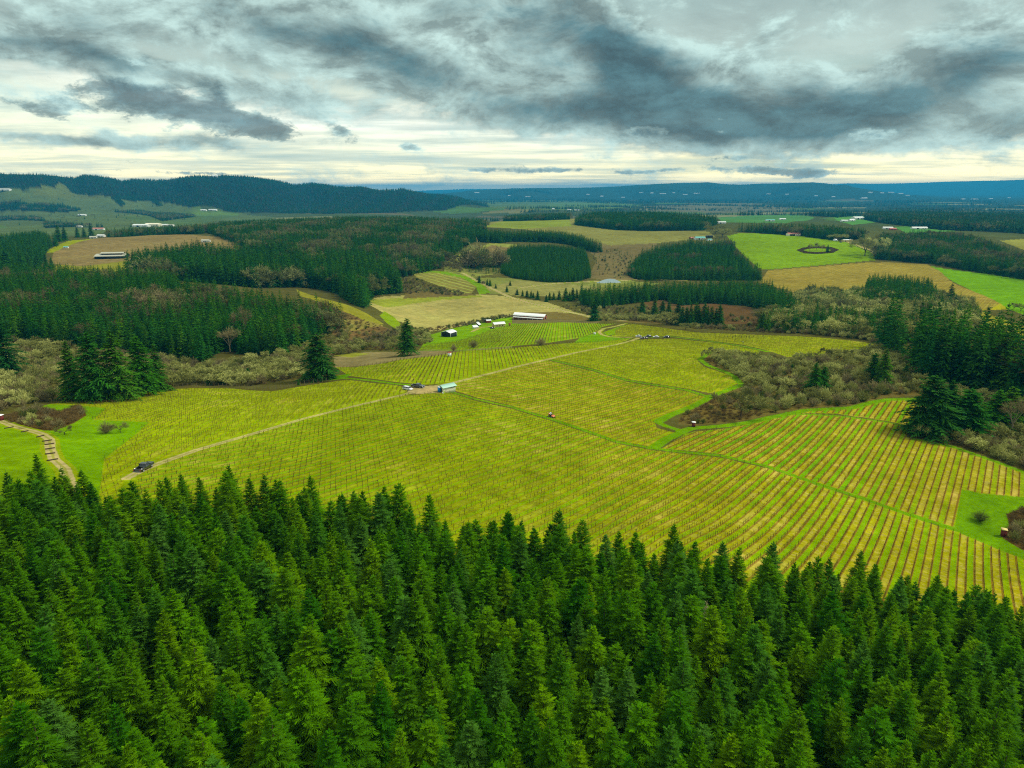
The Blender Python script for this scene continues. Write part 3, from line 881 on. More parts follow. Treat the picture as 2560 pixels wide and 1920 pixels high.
def fir_crown(seed, H, Rr, whorls, per, twigs, wid, ragged=0.25, power=0.85, low=0.08, droop=0.18, up=42, gap=0.0):
    g = np.random.default_rng(seed)
    A = Acc()
    B, D, N, L, W = [], [], [], [], []
    lean = g.normal(0, 0.012, 2) * H
    lob = g.uniform(0, 6.28, 3)
    for i in range(whorls):
        t = low + (1 - low) * ((i + g.uniform(-0.25, 0.25)) / whorls)
        t = min(max(t, low), 0.985)
        z0 = H * t
        k = per if t < 0.85 else max(4, per - 2)
        a0 = g.uniform(0, 6.28)
        for j in range(k):
            if g.random() < gap:
                continue
            az = a0 + 6.283 * j / k + g.normal(0, 0.25)
            full = 1 + ragged * 0.7 * math.sin(az * 2 + lob[0] + t * 9) * math.sin(t * 23 + lob[1])
            ln = (Rr * (1 - t) ** power * full * (1 + g.normal(0, ragged * 0.6)) + 0.03 * H / 14)
            ln = max(ln, 0.12 * H / 14)
            inc = R(-14 + (up + 14) * t ** 1.4 + g.normal(0, 6))
            ca, sa = math.cos(az), math.sin(az)
            zb = z0 + g.normal(0, 0.012 * H)
            s = (np.arange(twigs) + 0.5) / twigs
            s = 0.16 + 0.84 * s
            rr = ln * s
            zz = zb + ln * (math.tan(inc) * s - droop * s * s)
            P = np.c_[ca * rr + lean[0] * t, sa * rr + lean[1] * t, zz]
            # axis spray and side sprays
            for sgn in (-1, 1):
                ang = az + sgn * (0.95 - 0.35 * s) + g.normal(0, 0.15, twigs)
                dv = np.c_[np.cos(ang), np.sin(ang), np.full(twigs, math.tan(inc) * 0.5 - droop * 0.8) + g.normal(0, 0.22, twigs)]
                B.append(P); D.append(dv)
                N.append(np.c_[g.normal(0, 0.45, twigs), g.normal(0, 0.45, twigs), np.ones(twigs)])
                L.append(ln * 0.50 * (1.08 - s) ** 0.7 * g.uniform(0.7, 1.3, twigs) + 0.03 * Rr)
                W.append(wid * g.uniform(0.7, 1.3, twigs) * (0.65 + 0.5 * (1 - t)))
            B.append(P[-1:] * 1.0); D.append(np.array([[ca, sa, math.tan(inc) - droop * 1.4]]))
            N.append(np.array([[g.normal(0, 0.4), g.normal(0, 0.4), 1.0]])); L.append(np.array([ln * 0.2 + 0.05])); W.append(np.array([wid]))
            B.append(np.array([[lean[0] * t, lean[1] * t, zb]])); D.append(np.array([[ca, sa, math.tan(inc) - droop]])); N.append(np.array([[0, 0, 1.0]]))
            L.append(np.array([ln * 0.95])); W.append(np.array([wid * 0.8]))
    A.cards(np.concatenate(B), np.concatenate(D), np.concatenate(N), np.concatenate(L), np.concatenate(W))
    # the leading shoot
    A.tube((lean[0] * 0.96, lean[1] * 0.96, H * 0.93), (lean[0], lean[1], H * 1.035), 0.004 * H, 0.0012 * H, 4)
    return A


def fir_trunk(H, low=0.0):
    A = Acc()
    A.tube((0, 0, -0.3), (0, 0, H * 0.5), 0.013 * H, 0.008 * H, 7)
    A.tube((0, 0, H * 0.5), (0, 0, H * 0.97), 0.008 * H, 0.0015 * H, 6)
    return A


def far_fir(seed, H, Rr, tiers=6, per=7):
    """a fir a kilometre or more off: tiers of drooping boughs"""
    g = np.random.default_rng(seed)
    A = Acc()
    for i in range(tiers):
        t = 0.06 + 0.9 * i / tiers
        a0 = g.uniform(0, 6.28)
        B, D, L, W = [], [], [], []
        for j in range(per):
            az = a0 + 6.283 * j / per + g.normal(0, 0.2)
            ln = (Rr * (1 - t) ** 0.8 + 0.05 * Rr) * g.uniform(0.75, 1.25)
            B.append((0, 0, H * (t + 0.16 * (1 - t * 0.5)) + g.normal(0, 0.02 * H)))
            D.append((math.cos(az), math.sin(az), -0.55 + 0.25 * t + g.normal(0, 0.15)))
            L.append(ln * 1.15); W.append(ln * 0.9)
        A.cards(B, D, [(0, 0, 1.0)] * per, L, np.array(W) * 0.7, tip=1.1)
    A.tube((0, 0, H * 0.8), (0, 0, H * 1.03), 0.07 * Rr, 0.02 * Rr, 3)
    A.tube((0, 0, -0.5), (0, 0, H * 0.3), 0.05 * Rr, 0.05 * Rr, 3)
    return A


def limbs(seed, H, spread, n=6, forks=3):
    """trunk and forking limbs; returns the wood and the outer twig points"""
    g = np.random.default_rng(seed)
    A = Acc()
    tips = []
    th = H * g.uniform(0.22, 0.32)
    A.tube((0, 0, -0.3), (0, 0, th), 0.028 * H, 0.022 * H, 6)
    for i in range(n):
        az = 6.283 * i / n + g.normal(0, 0.3)
        el = g.uniform(0.45, 1.25)
        l1 = H * g.uniform(0.28, 0.42)
        p0 = np.array([0, 0, th * g.uniform(0.75, 1.0)])
        d = np.array([math.cos(az) * math.cos(el) * spread, math.sin(az) * math.cos(el) * spread, math.sin(el)])
        p1 = p0 + d * l1
        A.tube(p0, p1, 0.014 * H, 0.009 * H, 5)
        for k in range(forks):
            d2 = d + g.normal(0, 0.5, 3) * (1, 1, 0.6) + (0, 0, 0.15)
            d2 /= np.linalg.norm(d2)
            p2 = p1 + d2 * H * g.uniform(0.16, 0.3)
            A.tube(p1, p2, 0.008 * H, 0.004 * H, 4)
            tips.append(p2)
            for q in range(2):
                d3 = d2 + g.normal(0, 0.6, 3); d3 /= np.linalg.norm(d3)
                p3 = p2 + d3 * H * g.uniform(0.07, 0.15)
                A.tube(p2, p3, 0.004 * H, 0.002 * H, 3)
                tips.append(p3)
    return A, np.array(tips)


def twig_crown(seed, H, tips, per, ln, wd, r):
    g = np.random.default_rng(seed + 99)
    A = Acc()
    P = np.repeat(tips, per, 0) + g.normal(0, r * H, (len(tips) * per, 3)) * (1, 1, 0.8)
    cen = np.array([0, 0, H * 0.42])
    d = (P - cen) / (np.linalg.norm(P - cen, axis=1, keepdims=True) + 1e-6) + g.normal(0, 0.65, P.shape)
    A.cards(P, d, g.normal(0, 1, P.shape), ln * H * g.uniform(0.5, 1.4, len(P)), wd * H * g.uniform(0.6, 1.4, len(P)), tip=0.35)
    return A


def shrub(seed, H, Rr, n, wd):
    """many stems fanning up from one root"""
    g = np.random.default_rng(seed)
    A = Acc()
    az = g.uniform(0, 6.28, n)
    rad = Rr * np.sqrt(g.uniform(0, 1, n))
    hz = H * (1 - 0.55 * (rad / Rr) ** 2) * g.uniform(0.55, 1.0, n)
    m = g.uniform(0.0, 0.55, n)
    end = np.c_[np.cos(az) * rad, np.sin(az) * rad, hz]
    beg = end * m[:, None] * (0.7, 0.7, 1)
    A.cards(beg, end - beg + g.normal(0, 0.10 * H, (n, 3)), g.normal(0, 1, (n, 3)), np.linalg.norm(end - beg, axis=1), wd * H * g.uniform(0.6, 1.5, n), tip=0.5)
    # side twigs
    k = n * 2
    i = g.integers(0, n, k)
    p = beg[i] + (end[i] - beg[i]) * g.uniform(0.4, 1, k)[:, None]
    A.cards(p, end[i] + g.normal(0, 0.6 * H, (k, 3)), g.normal(0, 1, (k, 3)), H * g.uniform(0.08, 0.22, k), wd * H * 0.8 * np.ones(k), tip=0.4)
    return A


# unit-size plant shapes (heights in metres as built; placed with a scale)
def proto(name, acc, mat):
    o = bpy.data.objects.new(name, acc.mesh(name))
    o.data.materials.append(mat)
    return o


def build_prototypes():
    P = {}
    P['fir'] = []
    for k in range(7):
        H = 15.0
        g = np.random.default_rng(50 + k)
        cr = fir_crown(100 + k, H, g.uniform(3.0, 3.7), 36, 9, 12, 0.125, ragged=0.21, power=g.uniform(0.60, 0.84), droop=g.uniform(0.14, 0.3), up=g.uniform(36, 52), gap=0.05)
        P['fir'].append((proto('crown', cr, M_FIR), proto('trunk', fir_trunk(H), M_BARK)))
    P['firmid'] = [proto('crown', fir_crown(200 + k, 20.0, g_, 17, 6, 3, 0.55, ragged=0.3, power=0.8, droop=0.25, gap=0.05), M_DARKFIR) for k, g_ in enumerate((4.0, 4.6, 3.6, 5.0, 4.2))]
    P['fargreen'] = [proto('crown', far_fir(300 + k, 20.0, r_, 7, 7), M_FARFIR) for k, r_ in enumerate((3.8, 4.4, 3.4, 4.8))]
    P['oakmid'], P['baremid'], P['faroak'] = [], [], []
    for k in range(4):
        w, tips = limbs(400 + k, 12.0, 1.15, 7, 3)
        c = twig_crown(400 + k, 12.0, tips, 16, 0.10, 0.022, 0.055)
        P['oakmid'].append(proto('crown', c, M_WOODOAK))
        w, tips = limbs(420 + k, 13.0, 0.8, 7, 3)
        c = twig_crown(420 + k, 13.0, tips, 12, 0.13, 0.014, 0.05)
        P['baremid'].append(proto('crown', c, M_WOODTWIG))
        w, tips = limbs(440 + k, 12.0, 1.1, 6, 2)
        c = twig_crown(440 + k, 12.0, tips, 5, 0.16, 0.06, 0.07)
        P['faroak'].append(proto('crown', c, M_WOODOAK if k < 2 else M_WOODTWIG))
    P['lich'] = []
    for k in range(4):
        w, tips = limbs(900 + k, 12.0, 1.25, 7, 3)
        P['lich'].append(proto('crown', twig_crown(900 + k, 12.0, tips, 12, 0.11, 0.040, 0.06), M_LICHEN))
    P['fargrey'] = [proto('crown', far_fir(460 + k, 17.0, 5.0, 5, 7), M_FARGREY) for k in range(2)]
    P['shrub'] = [proto('shrub', shrub(500 + k, 3.2, 1.7, 80, 0.034), m_) for k, m_ in enumerate((M_TWIG, M_LICHEN, M_TWIG, M_SHRUB))]
    P['pale'] = [proto('shrub', shrub(520 + k, 4.2, 2.3, 100, 0.036), m_) for k, m_ in enumerate((M_LICHEN, M_LICHEN, M_TWIG))]
    P['bramble'] = [proto('bramble', shrub(540 + k, 1.3, 1.5, 60, 0.05), M_BRAMBLE) for k in range(3)]
    return P


def instances_group(protos):
    ng = bpy.data.node_groups.new('plants', 'GeometryNodeTree')
    ng.interface.new_socket('Geometry', in_out='INPUT', socket_type='NodeSocketGeometry')
    ng.interface.new_socket('Geometry', in_out='OUTPUT', socket_type='NodeSocketGeometry')
    N, L = ng.nodes, ng.links
    gi, go = N.new('NodeGroupInput'), N.new('NodeGroupOutput')
    iop = N.new('GeometryNodeInstanceOnPoints')
    join = N.new('GeometryNodeJoinGeometry')
    for p in reversed(protos):                       # joined in reverse, so the first comes first
        oi = N.new('GeometryNodeObjectInfo')
        oi.inputs['Object'].default_value = p
        oi.inputs['As Instance'].default_value = True
        L.new(oi.outputs['Geometry'], join.inputs[0])
    iop.inputs['Pick Instance'].default_value = True

    def attr(nm, ty):
        a = N.new('GeometryNodeInputNamedAttribute')
        a.data_type = ty
        a.inputs['Name'].default_value = nm
        return a.outputs[0]
    L.new(gi.outputs[0], iop.inputs['Points'])
    L.new(join.outputs[0], iop.inputs['Instance'])
    L.new(attr('which', 'INT'), iop.inputs['Instance Index'])
    L.new(attr('turn', 'FLOAT_VECTOR'), iop.inputs['Rotation'])
    L.new(attr('size', 'FLOAT_VECTOR'), iop.inputs['Scale'])
    L.new(iop.outputs[0], go.inputs[0])
    return ng


_ng_cache = {}


def stuff(name, label, cat, xyz, size, protos, which=None, seed=0):
    """one mass of plants that nobody would count"""
    n = len(xyz)
    if n == 0:
        return None
    g = np.random.default_rng(seed + 5)
    me = bpy.data.meshes.new(name)
    me.vertices.add(n)
    me.vertices.foreach_set('co', np.asarray(xyz, np.float32).ravel())
    if which is None:
        which = g.integers(0, len(protos), n)
    size = np.asarray(size, np.float32)
    if size.ndim == 1:
        size = np.stack([size * g.uniform(0.88, 1.14, n), size * g.uniform(0.88, 1.14, n), size], 1)
    turn = np.zeros((n, 3), np.float32); turn[:, 2] = g.uniform(0, 6.28, n); turn[:, :2] = g.normal(0, 0.02, (n, 2))
    a = me.attributes.new('which', 'INT', 'POINT'); a.data.foreach_set('value', np.asarray(which, np.int32))
    a = me.attributes.new('turn', 'FLOAT_VECTOR', 'POINT'); a.data.foreach_set('vector', turn.ravel())
    a = me.attributes.new('size', 'FLOAT_VECTOR', 'POINT'); a.data.foreach_set('vector', np.ascontiguousarray(size, np.float32).ravel())
    o = bpy.data.objects.new(name, me)
    C.objects.link(o)
    key = tuple(p.name for p in protos)
    if key not in _ng_cache:
        _ng_cache[key] = instances_group(protos)
    md = o.modifiers.new('plants', 'NODES')
    md.node_group = _ng_cache[key]
    tag(o, label, cat, None, 'stuff')
    return o


def scatter(ring, spacing, seed, jitter=0.45, keep=1.0, keepouts=()):
    g = np.random.default_rng(seed)
    lo, hi = ring.min(0), ring.max(0)
    nx, ny = int((hi[0] - lo[0]) / spacing) + 2, int((hi[1] - lo[1]) / spacing) + 2
    X, Y = np.meshgrid(np.arange(nx), np.arange(ny))
    px = (lo[0] + (X + 0.5 * (Y % 2) + g.uniform(-jitter, jitter, X.shape)) * spacing).ravel()
    py = (lo[1] + (Y + g.uniform(-jitter, jitter, X.shape)) * spacing).ravel()
    k = inside(px, py, ring)
    if keep < 1:
        k &= g.random(len(px)) < keep
    for r in keepouts:
        k &= ~inside(px, py, r)
    # nothing needed far outside the view
    az = np.abs(np.arctan2(px, py))
    k &= az < R(47)
    px, py = px[k], py[k]
    return np.c_[px, py, ground_z(px, py)]


# woods: outline sightings (third value: height of the tree tops sighted), spacing, tree height, plant mix
WOODS = [
    dict(n='fir_wood', label='hillside wood of dark young firs left of the vineyard valley', sp=5.7, h=(14, 25), mix=dict(firmid=0.9, baremid=0.06, oakmid=0.04),
         poly=[(-200, 740), (55, 739), (140, 751), (300, 768), (355, 768), (437, 782), (475, 760), (553, 767), (610, 768), (658, 755), (703, 727), (738, 702), (740, 668, 18), (690, 648, 18), (600, 628, 20), (480, 606, 20), (420, 598, 20),
               (330, 578, 20), (200, 575, 20), (100, 572, 20), (-20, 566, 20), (-200, 555, 20)]),
    dict(n='fir_wood', label='tall dark fir belt between the brown hilltop vineyard and the tan meadow', sp=6.6, h=(20, 35), mix=dict(firmid=0.96, oakmid=0.04),
         poly=[(270, 600), (400, 607), (553, 622), (623, 620), (673, 622), (728, 634), (765, 658), (786, 667), (800, 645), (815, 637), (865, 634), (872, 612), (868, 585, 26), (840, 560, 26), (800, 545, 28), (678, 532, 28), (613, 524, 28), (553, 519, 28),
               (497, 530, 26), (425, 524, 26), (390, 528, 26), (295, 546, 24)]),
    dict(n='mixed_wood', far=2150, label='mixed wood of firs and grey bare trees on the middle ridge', sp=8.5, h=(17, 26), mix=dict(firmid=0.74, oakmid=0.20, baremid=0.06),
         poly=[(430, 500), (470, 512), (553, 545), (663, 560), (800, 580), (872, 600), (950, 580), (985, 548), (1020, 525), (1050, 500), (1048, 482, 10), (1045, 469, 22), (978, 457, 22), (928, 447, 22), (828, 446, 22), (753, 446, 22), (640, 454, 22), (553, 461, 22), (480, 476, 20), (430, 488, 16)]),
    dict(n='fir_wood', label='narrow dark fir belt curving behind the square young plantation', sp=6.0, h=(19, 25), mix=dict(firmid=1.0),
         poly=[(955, 545), (965, 536), (1028, 522), (1078, 526), (1106, 522), (1190, 524), (1226, 528), (1281, 545), (1300, 545), (1303, 536, 8), (1286, 518, 20), (1256, 507, 20), (1201, 497, 20), (1106, 497, 20), (1040, 494, 20), (965, 496, 20)]),
    dict(n='fir_plantation', label='square plantation of close set young firs near the pond', sp=4.6, h=(9.5, 14.5), mix=dict(firmid=1.0),
         poly=[(1082, 590), (1106, 601), (1180, 610), (1246, 609), (1277, 599), (1270, 565), (1262, 532, 12), (1190, 524, 12), (1106, 526, 12), (1090, 552)]),
    dict(n='fir_thicket', label='loose young firs on the slope left of the square plantation', sp=11, h=(6, 11), mix=dict(firmid=0.8, shrub=0.2),
         poly=[(998, 576), (1040, 560), (1085, 546), (1082, 592), (1050, 592), (1012, 590)], floor=alb(120, 122, 58)),
    dict(n='fir_wood', label='fir wood between the pond valley and the bright green meadow', sp=6.4, h=(11, 23), mix=dict(firmid=0.97, baremid=0.03),
         poly=[(1354, 594), (1376, 606), (1481, 606), (1560, 606), (1643, 606), (1645, 585, 12), (1613, 562, 12), (1596, 545, 12), (1581, 518, 16), (1556, 513, 18), (1531, 520, 18), (1496, 518, 14), (1466, 524, 16), (1406, 532, 16), (1388, 546, 10), (1360, 578, 8)]),
    dict(n='fir_wood', label='dark fir belt along the foot of the hill right of the lane', sp=6.4, h=(13, 25), mix=dict(firmid=1.0),
         poly=[(1250, 655), (1266, 664), (1306, 667), (1331, 660), (1431, 648), (1470, 660), (1531, 655), (1606, 660), (1659, 672), (1720, 690), (1728, 650, 18), (1714, 634, 18), (1674, 610, 18), (1606, 600, 18), (1506, 607, 17), (1381, 610, 17), (1318, 617, 17), (1256, 624, 13)]),
    dict(n='fir_wood', far=2700, label='fir wood on the rise behind the long yellow hill meadow', sp=8.0, h=(22, 30), mix=dict(firmid=0.93, oakmid=0.07),
         poly=[(1241, 486), (1281, 491), (1331, 497), (1406, 499), (1518, 498), (1551, 484), (1551, 467, 22), (1481, 461, 24), (1431, 454, 24), (1388, 449, 26), (1331, 451, 24), (1286, 454, 24), (1245, 469, 20)]),
    dict(n='fir_wood', far=2900, label='small fir wood behind the red roofed hut on the hill meadow', sp=8.5, h=(18, 26), mix=dict(firmid=0.85, oakmid=0.15),
         poly=[(1085, 476), (1106, 478), (1180, 476), (1231, 474), (1231, 457, 20), (1211, 448, 22), (1106, 456, 20), (1088, 458, 18)]),
    dict(n='mixed_wood', far=4000, label='knoll of firs and bare trees just under the far plain', sp=12, h=(20, 30), mix=dict(fargreen=0.6, faroak=0.4),
         poly=[(955, 450), (1000, 455), (1045, 462), (1085, 456), (1078, 446, 18), (1020, 427, 24), (990, 431, 24), (958, 443, 20)]),
    dict(n='oak_wood', label='mixed slope wood of pale lichened oaks and dark firs right of the vineyards', sp=8.0, h=(11, 20), mix=dict(firmid=0.46, lich=0.34, oakmid=0.16, baremid=0.04),
         poly=[(1640, 700), (1659, 716), (1759, 722), (1859, 733), (1899, 741), (1929, 752), (1960, 740), (2010, 740), (2070, 735), (2118, 725), (2122, 700, 8), (2116, 672, 10), (2085, 640, 12), (2050, 625, 14), (2009, 622, 14), (1946, 618, 14), (1866, 618, 14), (1819, 624, 12), (1754, 617, 12), (1717, 636, 12), (1720, 680), (1660, 690)]),
    dict(n='fir_wood', label='clump of dark firs standing out above the lichened oaks', sp=6.5, h=(18, 24), mix=dict(firmid=1.0),
         poly=[(1870, 655), (1940, 665), (2020, 665), (2026, 618, 20), (2009, 600, 20), (1946, 592, 20), (1879, 592, 20), (1866, 612, 20)]),
    dict(n='fir_wood', label='tall dark firs on the slope at the right edge beside the vineyards', sp=6.6, h=(27, 41), mix=dict(firmid=0.92, baremid=0.04, oakmid=0.04),
         poly=[(1898, 741), (1926, 759), (1960, 790), (1990, 826), (2059, 838), (2130, 852), (2212, 876), (2420, 915), (2420, 770, 26), (2212, 722, 26), (2184, 710, 26), (2121, 703, 26), (2084, 703, 26), (1990, 690, 26), (1930, 700, 22)]),
    dict(n='mixed_wood', label='long wood of firs and oaks behind the bright green meadow on the right', sp=7.5, h=(18, 27), mix=dict(firmid=0.72, oakmid=0.22, baremid=0.06),
         poly=[(1890, 560), (1971, 567), (2021, 571), (2084, 584), (2212, 604), (2420, 645), (2420, 590, 22), (2212, 545, 22), (2116, 508, 22), (2051, 493, 22), (1954, 499, 22), (1909, 498, 22), (1892, 530, 14)]),
    dict(n='fir_wood', label='dark firs behind the farm buildings of the bright green hill meadow', sp=8.0, h=(18, 27), mix=dict(firmid=0.82, oakmid=0.18),
         poly=[(1590, 500), (1659, 505), (1729, 510), (1794, 519), (1869, 517), (1869, 497, 18), (1809, 481, 20), (1766, 467, 24), (1729, 467, 24), (1659, 476, 20), (1590, 488, 14)]),
    dict(n='far_wood', far=4600, label='wooded ridge of dark firs at the far right', sp=14, h=(22, 30), mix=dict(fargreen=0.9, faroak=0.1),
         poly=[(1864, 474), (1934, 486), (2034, 497), (2120, 500), (2212, 505), (2420, 520), (2420, 433, 25), (2212, 434, 25), (2171, 436, 25), (2059, 439, 25), (2029, 430, 25), (1959, 434, 25), (1899, 450, 22)]),
    dict(n='far_wood', far=4000, label='dark fir belt beyond the farmstead on the right', sp=14, h=(20, 28), mix=dict(fargreen=0.95, faroak=0.05),
         poly=[(1600, 466), (1659, 463), (1734, 464), (1809, 470), (1899, 459), (1899, 436, 20), (1809, 449, 20), (1659, 443, 20), (1590, 452, 16)]),
    dict(n='far_wood', far=6500, label='thin far belt of firs above the striped plain fields', sp=15, h=(20, 26), mix=dict(fargreen=1.0),
         poly=[(1321, 436), (1381, 444), (1518, 439), (1590, 436), (1518, 429, 20), (1351, 424, 20)]),
    dict(n='far_wood', far=4200, label='clipped dark block of trees lying alone in the plain', sp=10, h=(16, 19), mix=dict(fargreen=1.0),
         poly=[(1456, 454), (1546, 453), (1544, 443, 15), (1460, 449, 15)]),
    dict(n='fir_wood', label='dark fir wood at the left edge beyond the near forest', sp=8.0, h=(20, 28), mix=dict(firmid=1.0),
         poly=[(-150, 592), (25, 588), (88, 574), (100, 545), (122, 525), (120, 511, 20), (75, 499, 22), (0, 507, 22), (-150, 510, 22)]),
    dict(n='mixed_wood', far=2000, label='row of firs and bare trees behind the brown hilltop vineyard', sp=8.0, h=(16, 24), mix=dict(firmid=0.7, oakmid=0.2, baremid=0.1),
         poly=[(230, 511), (255, 513), (330, 508), (412, 506), (440, 505), (440, 482, 20), (412, 481, 20), (287, 486, 20), (232, 494, 20)]),
    dict(n='far_wood', far=7100, label='forest covering the blue ridge on the left skyline', sp=19, h=(14, 24), mix=dict(fargreen=0.90, fargrey=0.10),
         poly=[(-200, 404), (0, 405), (50, 410), (120, 404), (128, 392), (145, 404), (155, 416), (195, 421), (240, 424), (322, 431), (362, 437), (412, 448), (475, 452), (553, 459), (700, 462), (850, 460), (978, 450), (1060, 440), (1010, 430),
               (960, 420.5), (900, 416), (830, 412), (760, 406), (640, 396), (560, 387), (500, 381), (440, 382), (370, 390), (300, 390), (230, 383), (120, 382), (0, 377), (-200, 373)]),
    dict(n='far_wood', far=6000, label='dark strip of wood across the far left valley pasture', sp=13, h=(18, 24), mix=dict(fargreen=0.85, faroak=0.15),
         poly=[(-150, 456), (0, 455), (130, 459), (178, 453), (130, 437, 18), (0, 435, 18), (-150, 436, 18)]),
    dict(n='far_wood', far=6000, label='low scattered wood under the far left pasture', sp=15, h=(16, 22), mix=dict(fargreen=0.7, faroak=0.3),
         poly=[(-150, 478), (60, 476), (100, 478), (70, 466, 12), (-150, 462, 12)]),
    dict(n='far_wood', far=5000, label='dark hedge wood near the white sheds of the left valley', sp=13, h=(14, 20), mix=dict(fargreen=0.8, faroak=0.2),
         poly=[(95, 492), (220, 490), (222, 484, 14), (92, 475, 14)]),
    dict(n='far_wood', far=6000, label='lower wood of firs and bare trees above the left valley floor', sp=14, h=(16, 22), mix=dict(fargreen=0.65, faroak=0.35),
         poly=[(248, 456), (307, 464), (350, 478), (410, 470), (422, 463, 14), (307, 451, 16), (250, 453, 16)]),
    dict(n='far_wood', far=6800, label='two small groves on the far left hillside pasture', sp=14, h=(16, 22), mix=dict(fargreen=1.0),
         poly=[(240, 428), (262, 446), (272, 442), (258, 425, 14), (322, 428, 14), (345, 446), (352, 444), (335, 426, 14), (300, 424), (246, 424)]),
]
BRUSH = [   # scrub of stems, brambles and pale lichened bushes
    dict(label='scrubby brush of pale bushes between the vineyard and the left wood', sp=3.7, mix=dict(shrub=0.30, pale=0.20, bramble=0.28, lich=0.22), h=(0.6, 1.6),
         poly=[(-150, 905), (0, 890), (40, 880), (100, 868), (135, 860), (360, 838), (430, 832), (530, 836), (640, 820), (690, 805), (720, 770), (700, 730), (640, 765), (540, 775), (470, 785), (420, 790), (330, 770), (140, 752), (55, 740), (-150, 740)]),
    dict(label='brown brush along the brook between the two lone firs', sp=4.2, mix=dict(shrub=0.4, pale=0.10, bramble=0.40, lich=0.10), h=(0.7, 1.5),
         poly=[(720, 770), (790, 757), (870, 756), (930, 742), (925, 722), (890, 705), (850, 714), (810, 728), (760, 738), (735, 705), (700, 728)]),
    dict(label='thicket of pale bushes and brown brambles in the bay of the vineyard', sp=3.6, mix=dict(shrub=0.24, pale=0.26, bramble=0.20, lich=0.30), h=(0.6, 1.6),
         poly=[(1524, 776), (1545, 768), (1640, 776), (1720, 780), (1830, 768), (1925, 758), (1985, 790), (1996, 850), (1921, 856), (1879, 864), (1841, 874), (1741, 880), (1659, 894), (1640, 890), (1600, 860), (1612, 835), (1586, 812), (1535, 790)]),
    dict(label='brown bramble slope at the near end of the thicket', sp=2.6, mix=dict(bramble=0.9, shrub=0.1), h=(0.7, 1.2),
         poly=[(1470, 914), (1468, 905), (1508, 880), (1545, 857), (1600, 850), (1640, 888), (1655, 896), (1621, 904), (1563, 912), (1496, 917)]),
    dict(label='bramble mound beside the log path', sp=1.9, mix=dict(bramble=0.92, shrub=0.08), h=(0.7, 1.15),
         poly=[(9, 899), (75, 881), (107, 885), (130, 890), (171, 875), (185, 897), (160, 912), (120, 929), (95, 928), (62, 921), (12, 910)]),
    dict(label='brown bramble clump at the right edge of the vineyard', sp=1.8, mix=dict(bramble=0.9, shrub=0.1), h=(0.8, 1.3),
         poly=[(2178, 1112), (2212, 1098), (2300, 1112), (2300, 1236), (2212, 1186), (2168, 1160), (2182, 1135)]),
    dict(label='hedge of brambles and bushes along the top of the far vineyard', sp=3.8, mix=dict(bramble=0.45, shrub=0.25, pale=0.15, lich=0.15), h=(0.7, 1.4),
         poly=[(1290, 694), (1350, 692), (1430, 698), (1500, 710), (1659, 719), (1759, 724), (1859, 734), (1900, 744), (1890, 734), (1850, 724), (1750, 712), (1640, 700), (1560, 704), (1430, 690), (1340, 684), (1290, 686)]),
    dict(label='pale brush under the fir row at the right edge', sp=3.2, mix=dict(pale=0.35, lich=0.25, shrub=0.2, bramble=0.2), h=(0.8, 1.4),
         poly=[(1965, 925), (1985, 944), (2062, 962), (2162, 997), (2212, 1016), (2400, 1080), (2400, 960), (2212, 920), (2120, 925), (2050, 935)]),
    dict(label='brush at the foot of the tall firs on the right', sp=4.0, mix=dict(pale=0.3, lich=0.3, shrub=0.3, bramble=0.1), h=(0.8, 1.5),
         poly=[(1995, 835), (2000, 856), (2060, 864), (2212, 905), (2400, 940), (2400, 915), (2212, 880), (2059, 842)]),
    dict(label='scattered bushes along the lane and the foot of the fir belt', sp=6.0, mix=dict(shrub=0.5, pale=0.2, bramble=0.3), h=(0.7, 1.4), keep=0.6,
         poly=[(1200, 664), (1290, 686), (1430, 692), (1460, 690), (1640, 698), (1640, 690), (1440, 664), (1330, 662), (1250, 658)]),
    dict(label='hedge of bare bushes between the tan meadow and the farm sheds', sp=4.0, mix=dict(shrub=0.5, bramble=0.5), h=(0.8, 1.5),
         poly=[(922, 716), (985, 708), (1060, 694), (1110, 684), (1106, 680), (1060, 688), (985, 700), (925, 708)]),
    dict(label='dark bushes on the slope under the contour vineyard', sp=6.0, mix=dict(shrub=0.6, bramble=0.4), h=(0.9, 1.8),
         poly=[(870, 600), (900, 602), (960, 624), (1010, 634), (985, 640), (920, 632), (872, 636)]),
    dict(label='brambles on the brown bank right of the left wood', sp=5.5, mix=dict(bramble=0.8, shrub=0.2), h=(0.8, 1.5), keep=0.6,
         poly=[(700, 690), (735, 672), (790, 692), (845, 714), (850, 724), (800, 730), (760, 735)]),
    dict(label='scattered dark bushes in the pond valley', sp=13, mix=dict(shrub=0.5, firmid=0.5), h=(0.8, 1.9), keep=0.7,
         poly=[(1280, 545), (1345, 540), (1390, 560), (1352, 604), (1330, 600), (1295, 598), (1282, 575)]),
    dict(label='bare grey bushes on the slope above the contour vineyard', sp=7.0, mix=dict(baremid=0.6, shrub=0.4), h=(1.0, 2.2),
         poly=[(880, 580), (960, 582), (1010, 596), (1060, 618), (1040, 612), (1000, 590), (985, 560), (940, 560)]),
]


def build_woods(P):
    nominal = dict(firmid=20, fargreen=20, oakmid=12, lich=12, baremid=13, faroak=12, fargrey=17, shrub=1, pale=1, bramble=1)
    for wi, w in enumerate(WOODS):
        xyz = scatter(w['ring'], w['sp'], 1000 + wi, keep=w.get('keep', 1.0), jitter=0.42)
        make_mass(P, w['n'], w['label'], xyz, w['mix'], w['h'], nominal, 1000 + wi)
    for wi, w in enumerate(BRUSH):
        xyz = scatter(outline(w['poly']), w['sp'], 2000 + wi, keep=w.get('keep', 1.0))
        make_mass(P, 'brush', w['label'], xyz, w['mix'], w['h'], nominal, 2000 + wi, brush=True)


